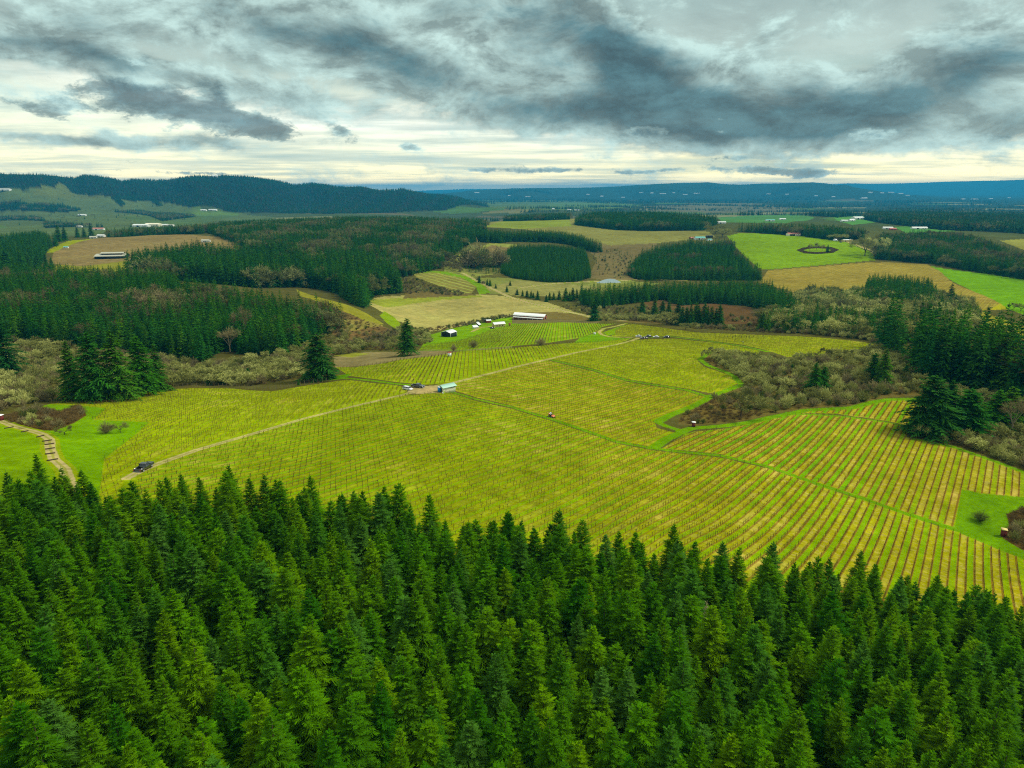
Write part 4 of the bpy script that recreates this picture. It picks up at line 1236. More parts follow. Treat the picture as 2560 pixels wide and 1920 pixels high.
def make_mass(P, name, label, xyz, mix, h, nominal, seed, brush=False):
    n = len(xyz)
    if n == 0:
        print('empty', label); return
    g = np.random.default_rng(seed)
    protos, kinds, lo = [], [], {}
    for k in mix:
        lo[k] = len(protos); protos += P[k]
    ks = list(mix)
    # kinds come in drifts, as they do in the field
    nz = np.sin(xyz[:, 0] / 23 + seed) + np.sin(xyz[:, 1] / 31 + seed * 2) + 0.6 * np.sin(xyz[:, 0] / 9 + xyz[:, 1] / 11) + g.normal(0, 0.9, n)
    rank = np.argsort(np.argsort(nz)) / n
    cum = np.cumsum([mix[k] for k in ks]) / sum(mix.values())
    ki = np.searchsorted(cum, rank, side='right').clip(0, len(ks) - 1)
    which = np.zeros(n, int); sc = np.zeros(n)
    base = g.uniform(h[0], h[1], n)
    for j, k in enumerate(ks):
        s = ki == j
        which[s] = lo[k] + g.integers(0, len(P[k]), s.sum())
        if brush:
            sc[s] = base[s] * (0.34 if k in ('lich', 'baremid', 'oakmid') else 0.2 if k == 'firmid' else 1.0)
        else:
            sc[s] = base[s] / nominal[k] * (0.62 if k in ('oakmid', 'lich', 'baremid', 'faroak') else 1.0) * (1.0 if k in ('firmid', 'fargreen') else 1.25)
    stuff(name, label, 'brush' if brush else 'wood', xyz, sc, protos, which, seed)


# the fir plantation in front: its far rim sighted over the tree tops
FRONT_RIM = [(-260, 1030, 12.2), (0, 1034, 12.2), (60, 1020, 12.2), (110, 1016, 12.2), (175, 1024, 12.2), (215, 1026, 12.2), (262, 1036, 13.5), (300, 1042, 13.5), (345, 1036, 13.5), (380, 1026, 12.2), (462, 1028, 12.2), (537, 1038, 12.2), (640, 1050, 12.2), (748, 1052, 12.2), (860, 1078, 12.2), (960, 1118, 12.2),
             (1050, 1122, 12.2), (1128, 1118, 12.2), (1226, 1138, 12.2), (1300, 1142, 12.2), (1413, 1162, 12.2), (1521, 1184, 12.2), (1596, 1192, 12.2), (1666, 1212, 12.2), (1746, 1218, 12.2), (1821, 1216, 12.2), (1881, 1226, 12.2), (1959, 1248, 12.2), (2034, 1258, 12.2), (2104, 1274, 12.2), (2184, 1302, 12.2), (2300, 1345, 12.2), (2500, 1430, 12.2)]


def project(x, y, z):
    zz = z - CAM_Z
    d = y * CP - zz * SP
    up = y * SP + zz * CP
    return 1106 + FPX * x / d, 829.5 - FPX * up / d, d


def build_front_firs(P):
    rim = outline(FRONT_RIM, closed=False)
    rim = np.r_[rim, [[130, 20], [60, 14], [-60, 14], [-120, 40]]]
    xyz = scatter(rim, 3.75, 77, jitter=0.38, keep=0.94)
    g = np.random.default_rng(4)
    H = g.normal(13.8, 1.25, len(xyz)).clip(9.0, 16.5)
    u, v, d = project(xyz[:, 0], xyz[:, 1], xyz[:, 2] + H * 0.7)
    vis = (d > 20) & (u > -180) & (u < 2400) & (v < 1900)
    xyz, H, d, u, v = xyz[vis], H[vis], d[vis], u[vis], v[vis]
    u2, v2, d2 = project(xyz[:, 0], xyz[:, 1], xyz[:, 2] + H)
    seen = (u2 > -20) & (u2 < 2232) & (v2 < 1655) & (d2 > 30)
    order = np.argsort(np.where(seen, d, 1e9))
    big = order[:300]
    rest = order[300:]
    roots = []
    for k, (cr, tr) in enumerate(P['fir']):
        e = bpy.data.objects.new('fir_tree', None)
        C.objects.link(e)
        tag(e, 'bright green plantation fir in the close stand across the foreground', 'fir tree', 'plantation firs across the foreground')
        for part in (cr, tr):
            C.objects.link(part); part.parent = e
        roots.append(e)
    used = set()
    for i in big:
        k = int(g.integers(0, len(roots)))
        e = roots[k] if k not in used else copy_tree(roots[k])
        used.add(k)
        s = H[i] / 15.0
        e.location = xyz[i]
        e.rotation_euler = (g.normal(0, 0.02), g.normal(0, 0.02), g.uniform(0, 6.28))
        wx = s * g.uniform(0.88, 1.2)
        e.scale = (wx, wx, s)
    print('front firs', len(xyz), 'individual', len(big))
    stuff('fir_wood', 'rest of the bright green fir plantation, its farther and hidden trees', 'wood', xyz[rest], H[rest] / 15.0, [c for c, t in P['fir']], seed=9)


# ------------------------------------------------------------------ the air
def build_haze():
    A = Acc()
    x0, x1, y0, y1, z0, z1 = -47000, 47000, -47000, 47000, -260, 300
    V = [(x, y, z) for z in (z0, z1) for y in (y0, y1) for x in (x0, x1)]
    A.add(V, [(0, 2, 3, 1), (4, 5, 7, 6), (0, 1, 5, 4), (2, 6, 7, 3), (0, 4, 6, 2), (1, 3, 7, 5)])
    m = bpy.data.materials.new('haze')
    m.use_nodes = True
    nt = m.node_tree
    nt.nodes.clear()
    out = nt.nodes.new('ShaderNodeOutputMaterial')
    v = nt.nodes.new('ShaderNodeVolumePrincipled')
    v.inputs['Color'].default_value = (0.035, 0.48, 0.92, 1)
    v.inputs['Density'].default_value = HAZE
    v.inputs['Anisotropy'].default_value = 0.0
    nt.links.new(v.outputs[0], out.inputs['Volume'])
    o = link('haze', A.mesh('haze'), m)
    tag(o, 'thin blue air over the whole valley', 'haze', None, 'stuff')


HAZE = 5.3e-5

for w in WOODS:
    w['ring'] = outline(w['poly'], dmax=w.get('far', 2000))

# ------------------------------------------------------------------ vine rows
M_VINE = foliage('vine_wood', [(0.13, 0.098, 0.022), (0.17, 0.13, 0.030), (0.11, 0.085, 0.020)], 0.35)


def vine_unit(seed):
    """one pruned vine with its stake: trunk, head and two tied canes"""
    g = np.random.default_rng(seed)
    A = Acc()
    A.tube((0, 0, -0.1), (g.normal(0, 0.04), g.normal(0, 0.04), 0.75), 0.040, 0.032, 4)
    A.tube((0, -0.1, 0.72), (0, 0.1, 0.86), 0.055, 0.05, 4)
    for s in (-1, 1):
        A.tube((0, 0, 0.78), (g.normal(0, 0.05), s * 0.42, 0.98), 0.022, 0.018, 3)
        A.tube((g.normal(0, 0.03), s * 0.42, 0.98), (0, s * 0.86, 0.84), 0.018, 0.012, 3)
    A.tube((0.05, 0.05, -0.1), (0.05, 0.05, 1.45 if seed % 2 else 1.1), 0.016, 0.015, 3)
    return np.concatenate(A.V), np.concatenate(A.Q)


def post_unit(h, r):
    V, Q = tube((0, 0, -0.2), (0, 0, h), r, r, 4)
    return V, Q


def build_vines():
    units = [vine_unit(k) for k in range(4)]
    post = post_unit(1.5, 0.028)
    blocked = [outline(p) for p, c in PATCHES]
    roads = [(outline(l, closed=False), w + 2.0) for l, w in GRAVEL[:2]] + [(outline(l, closed=False), w) for l, w in GREEN_LANES]
    padr = outline(PAD)
    rows = []
    names = ['left of the gravel road', 'behind the cream shed', 'on the knoll by the black barn', 'in the far block round the bend', 'between the far cars and the upper green lane',
             'in the middle block around the orange vehicle', 'in the striped block right of the thicket', 'in the short strip below the thicket', 'in the big striped block above the fir plantation', 'in the small corner plot by the log path']
    for bi, bl in enumerate(VINES[:10]):
        t = R(bl['az'])
        ring = bl['ring']
        cx = ring[:, 0] * math.cos(t) - ring[:, 1] * math.sin(t)
        ty = ring[:, 0] * math.sin(t) + ring[:, 1] * math.cos(t)
        n0, n1 = int(math.floor(cx.min() / bl['s'])), int(math.ceil(cx.max() / bl['s']))
        for n in range(n0, n1 + 1):
            c = n * bl['s']
            g = np.random.default_rng(abs(n) * 13 + bi)
            taus = np.arange(ty.min(), ty.max(), 1.75)
            taus = taus + g.uniform(-0.15, 0.15, len(taus))
            px = c * math.cos(t) + taus * math.sin(t)
            py = -c * math.sin(t) + taus * math.cos(t)
            k = inside(px, py, ring)
            if not k.any():
                continue
            px, py, taus = px[k], py[k], taus[k]
            k = np.ones(len(px), bool)
            for r in blocked:
                k &= ~inside(px, py, r)
            for ln, w in roads:
                k &= ~near_line(px, py, ln, w + 0.8)
            k &= ~inside(px, py, padr)
            k &= g.random(len(px)) > 0.05
            k &= np.abs(np.arctan2(px, py)) < R(42)
            if k.sum() < 3:
                continue
            px, py, taus = px[k], py[k], taus[k]
            pz = ground_z(px, py)
            cuts = np.r_[0, np.nonzero(np.diff(taus) > 5.5)[0] + 1, len(px)]
            for c0, c1 in zip(cuts[:-1], cuts[1:]):
                if c1 - c0 >= 3:
                    q = slice(c0, c1)
                    rows.append((bi, t, px[q], py[q], pz[q], taus[q], float((1.0 / (px[q] ** 2 + py[q] ** 2)).sum())))
    order = sorted(range(len(rows)), key=lambda i: -rows[i][6])
    single = set(order[:300])

    def make(sel, g):
        V, F, n = [], [], 0
        for (bi, t, px, py, pz, taus, _) in sel:
            ct, st = math.cos(t), math.sin(t)
            for ui in range(4):
                m = (np.arange(len(px)) * 7 + ui) % 4 == ui if False else (g.integers(0, 4, len(px)) == ui)
                if not m.any():
                    continue
                uv, uq = units[ui]
                sc = g.uniform(0.85, 1.15, m.sum())
                X = uv[None, :, 0] * ct + uv[None, :, 1] * st
                Y = -uv[None, :, 0] * st + uv[None, :, 1] * ct
                P = np.stack([px[m][:, None] + X, py[m][:, None] + Y, pz[m][:, None] + uv[None, :, 2] * sc[:, None]], -1)
                V.append(P.reshape(-1, 3))
                F.append((uq[None] + (np.arange(m.sum()) * len(uv))[:, None, None] + n).reshape(-1, 4))
                n += P.shape[0] * P.shape[1]
            # trellis posts along the row and at both ends
            ks = np.unique(np.r_[0, np.arange(0, len(px), 5), len(px) - 1])
            uv, uq = post
            P = np.stack([px[ks][:, None] + uv[None, :, 0], py[ks][:, None] + uv[None, :, 1], pz[ks][:, None] + uv[None, :, 2] + 0 * px[ks][:, None]], -1)
            V.append(P.reshape(-1, 3))
            F.append((uq[None] + (np.arange(len(ks)) * len(uv))[:, None, None] + n).reshape(-1, 4))
            n += P.shape[0] * P.shape[1]
            # fruiting wire with the tied canes
            a = np.nonzero(np.abs(np.diff(taus)) < 6)[0]
            for zz, th in ((0.9, 0.010),):
                A_ = np.stack([px[a], py[a], pz[a] + zz], -1); B_ = np.stack([px[a + 1], py[a + 1], pz[a + 1] + zz], -1)
                q = np.stack([A_ - (0, 0, th), B_ - (0, 0, th), B_ + (0, 0, th), A_ + (0, 0, th)], 1)
                V.append(q.reshape(-1, 3)); F.append(np.arange(len(a) * 4).reshape(-1, 4) + n); n += len(a) * 4
        return np.concatenate(V), np.concatenate(F)

    g = np.random.default_rng(3)
    for i in order[:300]:
        V, F = make([rows[i]], g)
        o0 = V.mean(0); o0[2] = V[:, 2].min()
        o = link('vine_row', mesh_data('vine_row', V - o0, [F]), M_VINE)
        o.location = o0
        bi = rows[i][0]
        tag(o, 'trellised row of bare pruned vines ' + names[bi], 'vine row', 'vine rows ' + names[bi])
    rest = [rows[i] for i in order[300:]]
    if rest:
        V, F = make(rest, g)
        tag(link('vine_rows', mesh_data('vine_rows', V, [F]), M_VINE), 'remaining rows of bare vines in the smaller and farther blocks of the vineyard', 'vines', None, 'stuff')
    print('vine rows', len(rows), 'vines', sum(len(r[2]) for r in rows))


# ------------------------------------------------------------------ building blocks
def spot(u, v, h=0.0):
    p = locate([u], [v], [h])[0]
    return np.array([p[0], p[1], float(ground_z(p[:1], p[1:])[0])])


def root(name, label, cat, loc, az=0.0, group=None):
    """an empty at the foot of a thing; az = bearing of its long (local y) side, degrees right of the view"""
    e = bpy.data.objects.new(name, None)
    C.objects.link(e)
    e.empty_display_size = 0.5
    e.location = loc
    e.rotation_euler = (0, 0, -R(az))
    tag(e, label, cat, group)
    return e


def part(name, acc, mat, parent, smooth=False, label=None):
    o = link(name, acc.mesh(name, smooth), mat, parent)
    if label: o['label'] = label
    return o


def box(A, c, s, bev=0.0, rz=0.0):
    """bevelled box: centre, full size"""
    x, y, z = (k / 2 for k in s)
    if bev <= 0:
        V = np.array([(i * x, j * y, k * z) for k in (-1, 1) for j in (-1, 1) for i in (-1, 1)], float)
        Fq = [(0, 2, 3, 1), (4, 5, 7, 6), (0, 1, 5, 4), (2, 6, 7, 3), (0, 4, 6, 2), (1, 3, 7, 5)]
    else:
        bm_ = bpy.data.meshes.new('t')
        import bmesh
        b = bmesh.new()
        bmesh.ops.create_cube(b, size=1.0)
        for v_ in b.verts:
            v_.co = Vector((v_.co.x * s[0], v_.co.y * s[1], v_.co.z * s[2]))
        bmesh.ops.bevel(b, geom=list(b.edges), offset=bev, segments=2, affect='EDGES')
        V = np.array([v_.co[:] for v_ in b.verts])
        fs = [[v_.index for v_ in f.verts] for f in b.faces]
        b.verts.index_update()
        b.free()
        bpy.data.meshes.remove(bm_)
        q = [f for f in fs if len(f) == 4]; t3 = [f for f in fs if len(f) == 3]
        c_, s_ = math.cos(rz), math.sin(rz)
        V = np.c_[V[:, 0] * c_ - V[:, 1] * s_, V[:, 0] * s_ + V[:, 1] * c_, V[:, 2]] + np.array(c)
        n0 = A.n
        A.V.append(V); A.n += len(V)
        if q: A.Q.append(np.array(q) + n0)
        if t3: A.T.append(np.array(t3) + n0)
        return
    c_, s_ = math.cos(rz), math.sin(rz)
    V = np.c_[V[:, 0] * c_ - V[:, 1] * s_, V[:, 0] * s_ + V[:, 1] * c_, V[:, 2]] + np.array(c)
    A.add(V, Fq)


def loft(A, sections):
    """skin through closed cross sections with the same number of points, capped"""
    m = len(sections[0])
    V = np.concatenate([np.asarray(s, float) for s in sections])
    F = []
    for k in range(len(sections) - 1):
        for i in range(m):
            j = (i + 1) % m
            F.append((k * m + i, k * m + j, (k + 1) * m + j, (k + 1) * m + i))
    A.add(V, F)
    for k, flip in ((0, True), (len(sections) - 1, False)):
        s = np.asarray(sections[k], float)
        c = s.mean(0)
        T = [(i, (i + 1) % m, m) if not flip else ((i + 1) % m, i, m) for i in range(m)]
        A.add(np.r_[s, [c]], T)


def paint(name, rgb, rough=0.35):
    m, b, p = material(name, rough, 0.5)
    p.inputs['Coat Weight'].default_value = 1.0
    p.inputs['Coat Roughness'].default_value = 0.06
    tc = b.node('ShaderNodeTexCoord')
    n = b.noise(tc.outputs['Object'], 2.0, 3.0, 0.6)
    b.t.links.new(b.mix(b.mul(n, 0.35), rgb, tuple(0.7 * c + 0.3 * d for c, d in zip(rgb, (0.20, 0.17, 0.11)))), p.inputs['Base Color'])
    return m


M_BLACKPAINT = paint('black_paint', (0.012, 0.018, 0.018))
M_DARKPAINT = paint('dark_grey_paint', (0.035, 0.045, 0.048))
M_WHITEPAINT = paint('white_paint', (0.80, 0.82, 0.82))
M_BROWNPAINT = paint('brown_paint', (0.085, 0.06, 0.055))
M_ORANGE = paint('orange_paint', (0.75, 0.14, 0.012))
M_GLASS = plain('window_glass', (0.02, 0.03, 0.035), 0.08, 0.6, 0.05)
M_TYRE = plain('tyre_rubber', (0.02, 0.02, 0.02), 0.9, 0.1)
M_RIM = plain('wheel_rim', (0.35, 0.36, 0.35), 0.4, 0.5)
M_REDLAMP = plain('tail_lamp', (0.42, 0.03, 0.02), 0.25, 0.5)
M_LAMP = plain('head_lamp', (0.85, 0.83, 0.75), 0.2, 0.5)
M_PLASTIC = plain('black_plastic', (0.025, 0.025, 0.025), 0.6, 0.3)
M_CREAM = plain('cream_wall', (0.82, 0.76, 0.56), 0.8, 0.1, 0.06, 1.2)
M_YELLOW = plain('yellow_wall', (0.66, 0.52, 0.20), 0.8, 0.1, 0.08, 1.0)
M_WHITEWALL = plain('white_wall', (0.74, 0.73, 0.66), 0.8, 0.1, 0.08, 0.8)
M_DARKWALL = plain('dark_wall', (0.020, 0.028, 0.030), 0.7, 0.2, 0.25, 0.9)
M_BRICK = plain('red_brick', (0.34, 0.13, 0.07), 0.85, 0.1, 0.25, 3.0)
M_REDWALL = plain('red_wall', (0.36, 0.085, 0.055), 0.8, 0.1, 0.15, 1.5)
M_MAROON = plain('maroon_boards', (0.16, 0.030, 0.026), 0.8, 0.15, 0.25, 4.0)
M_WHITEROOF = plain('white_metal_roof', (0.80, 0.83, 0.80), 0.45, 0.3, 0.08, 0.6)
M_GREYROOF = plain('grey_metal_roof', (0.46, 0.45, 0.34), 0.5, 0.3, 0.12, 0.5)
M_GREENROOF = plain('pale_green_metal_roof', (0.36, 0.60, 0.47), 0.45, 0.3, 0.10, 1.5)
M_TEALROOF = plain('teal_metal_roof', (0.12, 0.44, 0.38), 0.45, 0.3, 0.12, 0.6)
M_PINKROOF = plain('faded_red_roof', (0.52, 0.20, 0.15), 0.6, 0.2, 0.12, 0.6)
M_DARKROOF = plain('dark_roof', (0.05, 0.06, 0.06), 0.7, 0.2, 0.15, 0.6)
M_OPENING_SHADE = plain('painted_opening_shade', (0.012, 0.012, 0.014), 0.9, 0.05)  # near-black colour stands in for the shade inside open doorways and barn fronts
M_TRIM = plain('pale_trim', (0.62, 0.64, 0.60), 0.6, 0.2)
M_BLUE = plain('blue_plastic', (0.012, 0.19, 0.55), 0.45, 0.35, 0.08, 2.0)
M_TANK = plain('white_plastic', (0.82, 0.84, 0.82), 0.4, 0.35, 0.05)
M_HIVIS = plain('yellow_green_plastic', (0.55, 0.75, 0.02), 0.5, 0.3)
M_LOG = plain('weathered_log', (0.060, 0.045, 0.030), 0.9, 0.05, 0.4, 3.0)
M_SKIN = plain('skin', (0.36, 0.21, 0.14), 0.6, 0.2)
M_CLOTH_D = plain('dark_clothes', (0.025, 0.03, 0.045), 0.9, 0.05)
M_CLOTH_B = plain('blue_clothes', (0.05, 0.16, 0.42), 0.9, 0.05)
M_CLOTH_W = plain('white_shirt', (0.78, 0.80, 0.80), 0.9, 0.05)
M_SEAT = plain('seat_vinyl', (0.03, 0.03, 0.03), 0.6, 0.2)
M_WOODPOST = plain('fence_post', (0.20, 0.15, 0.09), 0.9, 0.05, 0.3, 3.0)
M_WIRE = plain('fence_wire', (0.10, 0.10, 0.09), 0.6, 0.2)


def gable(label, u, v, wid, ln, h, rise, az, wall, roof, name='barn', cat='barn', over=0.35, open_end=0, door=None, windows=(), group=None, trim=False, loc=None, mono=False, sink=0.6):
    """a simple building: y is the ridge; the front gable is at -y, the right side at +x"""
    p = spot(u, v) if loc is None else loc
    e = root(name, label, cat, p, az, group)
    A = Acc()
    hw, hl = wid / 2, ln / 2
    if mono:
        sec = lambda y: [(-hw, y, -sink), (hw, y, -sink), (hw, y, h), (-hw, y, h + rise)]
    else:
        sec = lambda y: [(-hw, y, -sink), (hw, y, -sink), (hw, y, h), (0, y, h + rise), (-hw, y, h)]
    loft(A, [sec(-hl), sec(hl)])
    part('wall', A, wall, e)
    A = Acc()
    t = 0.14
    if mono:
        x0, z0, x1, z1 = -hw - over, h + rise * (1 + over / wid), hw + over, h - rise * over / wid
        s = lambda y: [(x0, y, z0 + 0.01), (x1, y, z1 + 0.01), (x1, y, z1 + t), (x0, y, z0 + t)]
        loft(A, [s(-hl - over), s(hl + over)])
    else:
        dz = rise / hw
        for sx in (-1, 1):
            s = lambda y: [(0, y, h + rise + 0.01), (sx * (hw + over), y, h - dz * over + 0.01), (sx * (hw + over), y, h - dz * over + t), (0, y, h + rise + t * 1.2)]
            loft(A, [s(-hl - over), s(hl + over)])
    part('roof', A, roof, e)
    if door:
        for (side, pos, w_, h_, mat) in door:
            A = Acc()
            if side == 'front': box(A, (pos, -hl - 0.02, h_ / 2), (w_, 0.06, h_), 0)
            elif side == 'back': box(A, (pos, hl + 0.02, h_ / 2), (w_, 0.06, h_), 0)
            else:
                sx = 1 if side == 'right' else -1
                box(A, (sx * (hw + 0.02), pos, h_ / 2), (0.06, w_, h_), 0)
            part('door', A, mat, e)  # flat sheet on the wall; the dark of an opening is painted on it
    for (side, pos, z_, w_, h_) in windows:
        A = Acc()
        if side in ('front', 'back'):
            sy = -1 if side == 'front' else 1
            box(A, (pos, sy * (hl + 0.02), z_), (w_, 0.05, h_), 0)
        else:
            sx = 1 if side == 'right' else -1
            box(A, (sx * (hw + 0.02), pos, z_), (0.05, w_, h_), 0)
        part('window', A, M_GLASS, e)
    if trim:
        A = Acc()
        for sx in (-1, 1):
            for sy in (-1, 1):
                box(A, (sx * (hw + 0.0), sy * (hl + 0.0), h / 2), (0.28, 0.28, h - 0.02), 0)
        part('corner_trim', A, M_TRIM, e)
    return e


def build_buildings():
    # the cream shed by the gravel pad
    gable('small cream shed with pale green roof beside the gravel pad', 966, 846, 3.4, 6.0, 2.5, 0.75, 50, M_CREAM, M_GREENROOF, 'shed', 'shed', 0.45,
          door=[('front', 0.1, 1.0, 2.0, M_OPENING_SHADE)], windows=[('right', 0.9, 2.05, 0.6, 0.35), ('right', 1.8, 2.05, 0.6, 0.35), ('right', 2.6, 2.05, 0.6, 0.35)])
    # portable toilet
    e = root('portable_toilet', 'bright blue portable toilet with white roof by the cream shed', 'toilet', spot(949.5, 847), 40)
    A = Acc(); box(A, (0, 0, 1.05), (1.15, 1.15, 2.1), 0.05); part('cabin', A, M_BLUE, e)
    A = Acc(); loft(A, [[(-0.62, -0.62, 2.1), (0.62, -0.62, 2.1), (0.62, 0.62, 2.1), (-0.62, 0.62, 2.1)], [(-0.6, -0.6, 2.22), (0.6, -0.6, 2.22), (0.6, 0.6, 2.22), (-0.6, 0.6, 2.22)], [(-0.35, -0.4, 2.4), (0.35, -0.4, 2.4), (0.35, 0.4, 2.4), (-0.35, 0.4, 2.4)]]); part('roof', A, M_TANK, e)
    A = Acc(); box(A, (0, -0.6, 1.0), (0.75, 0.05, 1.8), 0.01); d = part('door', A, plain('pale_blue_door', (0.03, 0.25, 0.62)), e)
    A = Acc(); box(A, (0.28, -0.645, 1.0), (0.06, 0.05, 0.18), 0.01); part('handle', A, M_TANK, d)
    A = Acc(); A.tube((0.45, 0.45, 2.1), (0.45, 0.45, 2.75), 0.05, 0.05, 6); part('vent_pipe', A, M_TANK, e)
    for (du, dv, nm, mat, lab, r, hh) in ((956.5, 850, 'bucket', M_TANK, 'white bucket at the foot of the blue portable toilet', 0.28, 0.5), (959, 849, 'bucket', M_HIVIS, 'yellow green bucket at the foot of the blue portable toilet', 0.3, 0.55)):
        e = root(nm, lab, 'bucket', spot(du, dv), 0)
        A = Acc(); A.tube((0, 0, 0), (0, 0, hh), r * 0.85, r, 12); A.tube((0, 0, hh - 0.06), (0, 0, hh + 0.01), r * 1.06, r * 1.06, 12); A.add([(r * math.cos(k * math.pi / 6), r * math.sin(k * math.pi / 6), hh - 0.02) for k in range(12)] + [(0, 0, hh - 0.02)], [(k, (k + 1) % 12, 12) for k in range(12)])
        part('pail', A, mat, e)
        A = Acc()
        for k in range(8):
            a0, a1 = math.pi * k / 8, math.pi * (k + 1) / 8
            A.tube((r * math.cos(a0), 0, hh + r * 0.7 * math.sin(a0)), (r * math.cos(a1), 0, hh + r * 0.7 * math.sin(a1)), 0.015, 0.015, 4)
        part('handle', A, M_WIRE, e)
    # farm below
    gable('black walled barn with white metal roof on the green slope', 970, 727, 9.5, 10.0, 4.2, 1.5, 28, M_DARKWALL, M_WHITEROOF, 'barn', 'barn', 0.4, door=[('front', -1.0, 3.6, 3.3, M_OPENING_SHADE)], trim=True)
    gable('cream farmhouse with white roof on the lane below the vineyard', 1077, 706, 6.5, 11.5, 3.4, 1.5, 66, M_YELLOW, M_WHITEROOF, 'farmhouse', 'house', 0.5, door=[('front', 0, 1.2, 2.1, M_OPENING_SHADE)], windows=[('right', -3, 1.8, 1.2, 1.0), ('right', 0, 1.8, 1.2, 1.0), ('right', 3, 1.8, 1.2, 1.0)])
    gable('low shed with white mono roof leaning over green grass, nearer of the two', 1027, 709, 3.5, 5.0, 1.4, 1.3, 60, M_WHITEWALL, M_WHITEROOF, 'animal_shelter', 'shelter', 0.3, mono=True)
    gable('low shed with steep white mono roof, farther of the two on green grass', 1034, 703.5, 3.0, 5.0, 1.2, 2.2, 20, M_DARKWALL, M_WHITEROOF, 'animal_shelter', 'shelter', 0.3, mono=True)
    gable('small dark shed with white roof behind the cream farmhouse', 1055, 697, 4.0, 5.0, 2.5, 0.8, 70, M_REDWALL, M_WHITEROOF, 'shed', 'shed', 0.3, door=[('front', 0, 1.6, 2.0, M_OPENING_SHADE)])
    gable('black cubic shed beside the small white roofed one on the farm lane', 1048, 696, 3.0, 3.0, 2.8, 0.4, 70, M_DARKWALL, M_DARKROOF, 'shed', 'shed', 0.2)
    # the long barn
    p = spot(1145, 689)
    az = 112
    e = gable('very long red brick barn with white metal roof at the edge of the tan meadow', 1145, 689, 9.5, 35, 4.0, 2.2, az, M_BRICK, M_WHITEROOF, 'barn', 'barn', 0.5, loc=p,
              windows=[('right', -14, 3.4, 2.0, 0.8), ('right', -11, 3.4, 2.0, 0.8), ('right', 0, 3.4, 2.0, 0.8), ('right', 9, 3.4, 2.0, 0.8)], door=[('back', 0, 3.0, 3.0, M_OPENING_SHADE)])
    A = Acc(); s = lambda y: [(4.75, y, 2.7), (7.4, y, 2.1), (7.4, y, 2.22), (4.75, y, 2.84)]
    loft(A, [s(-17), s(17)]); part('porch_roof', A, M_WHITEROOF, e)
    for k in range(7):
        A = Acc(); A.tube((7.2, -16.5 + k * 5.5, -0.5), (7.2, -16.5 + k * 5.5, 2.12), 0.12, 0.12, 6); part('post', A, M_TRIM, e)
    # barn with raised roof on the brown hill
    p = spot(243, 557)
    e = gable('low grey barn with raised centre roof on the brown hilltop vineyard', 243, 557, 30, 46, 4.0, 3.2, 78, M_DARKWALL, M_GREYROOF, 'barn', 'barn', 1.0, loc=p, door=[('front', 0, 20, 3.4, M_OPENING_SHADE), ('right', -12, 14, 3.4, M_OPENING_SHADE)])
    A = Acc()
    s = lambda y: [(-7, y, 5.6), (7, y, 5.6), (7, y, 8.0), (-7, y, 8.0)]
    loft(A, [s(-14), s(18)]); part('clerestory', A, M_DARKWALL, e)
    A = Acc()
    for sx in (-1, 1):
        s = lambda y: [(0, y, 9.6), (sx * 8.4, y, 7.9), (sx * 8.4, y, 8.15), (0, y, 9.9)]
        loft(A, [s(-16), s(20)])
    part('upper_roof', A, M_GREYROOF, e)
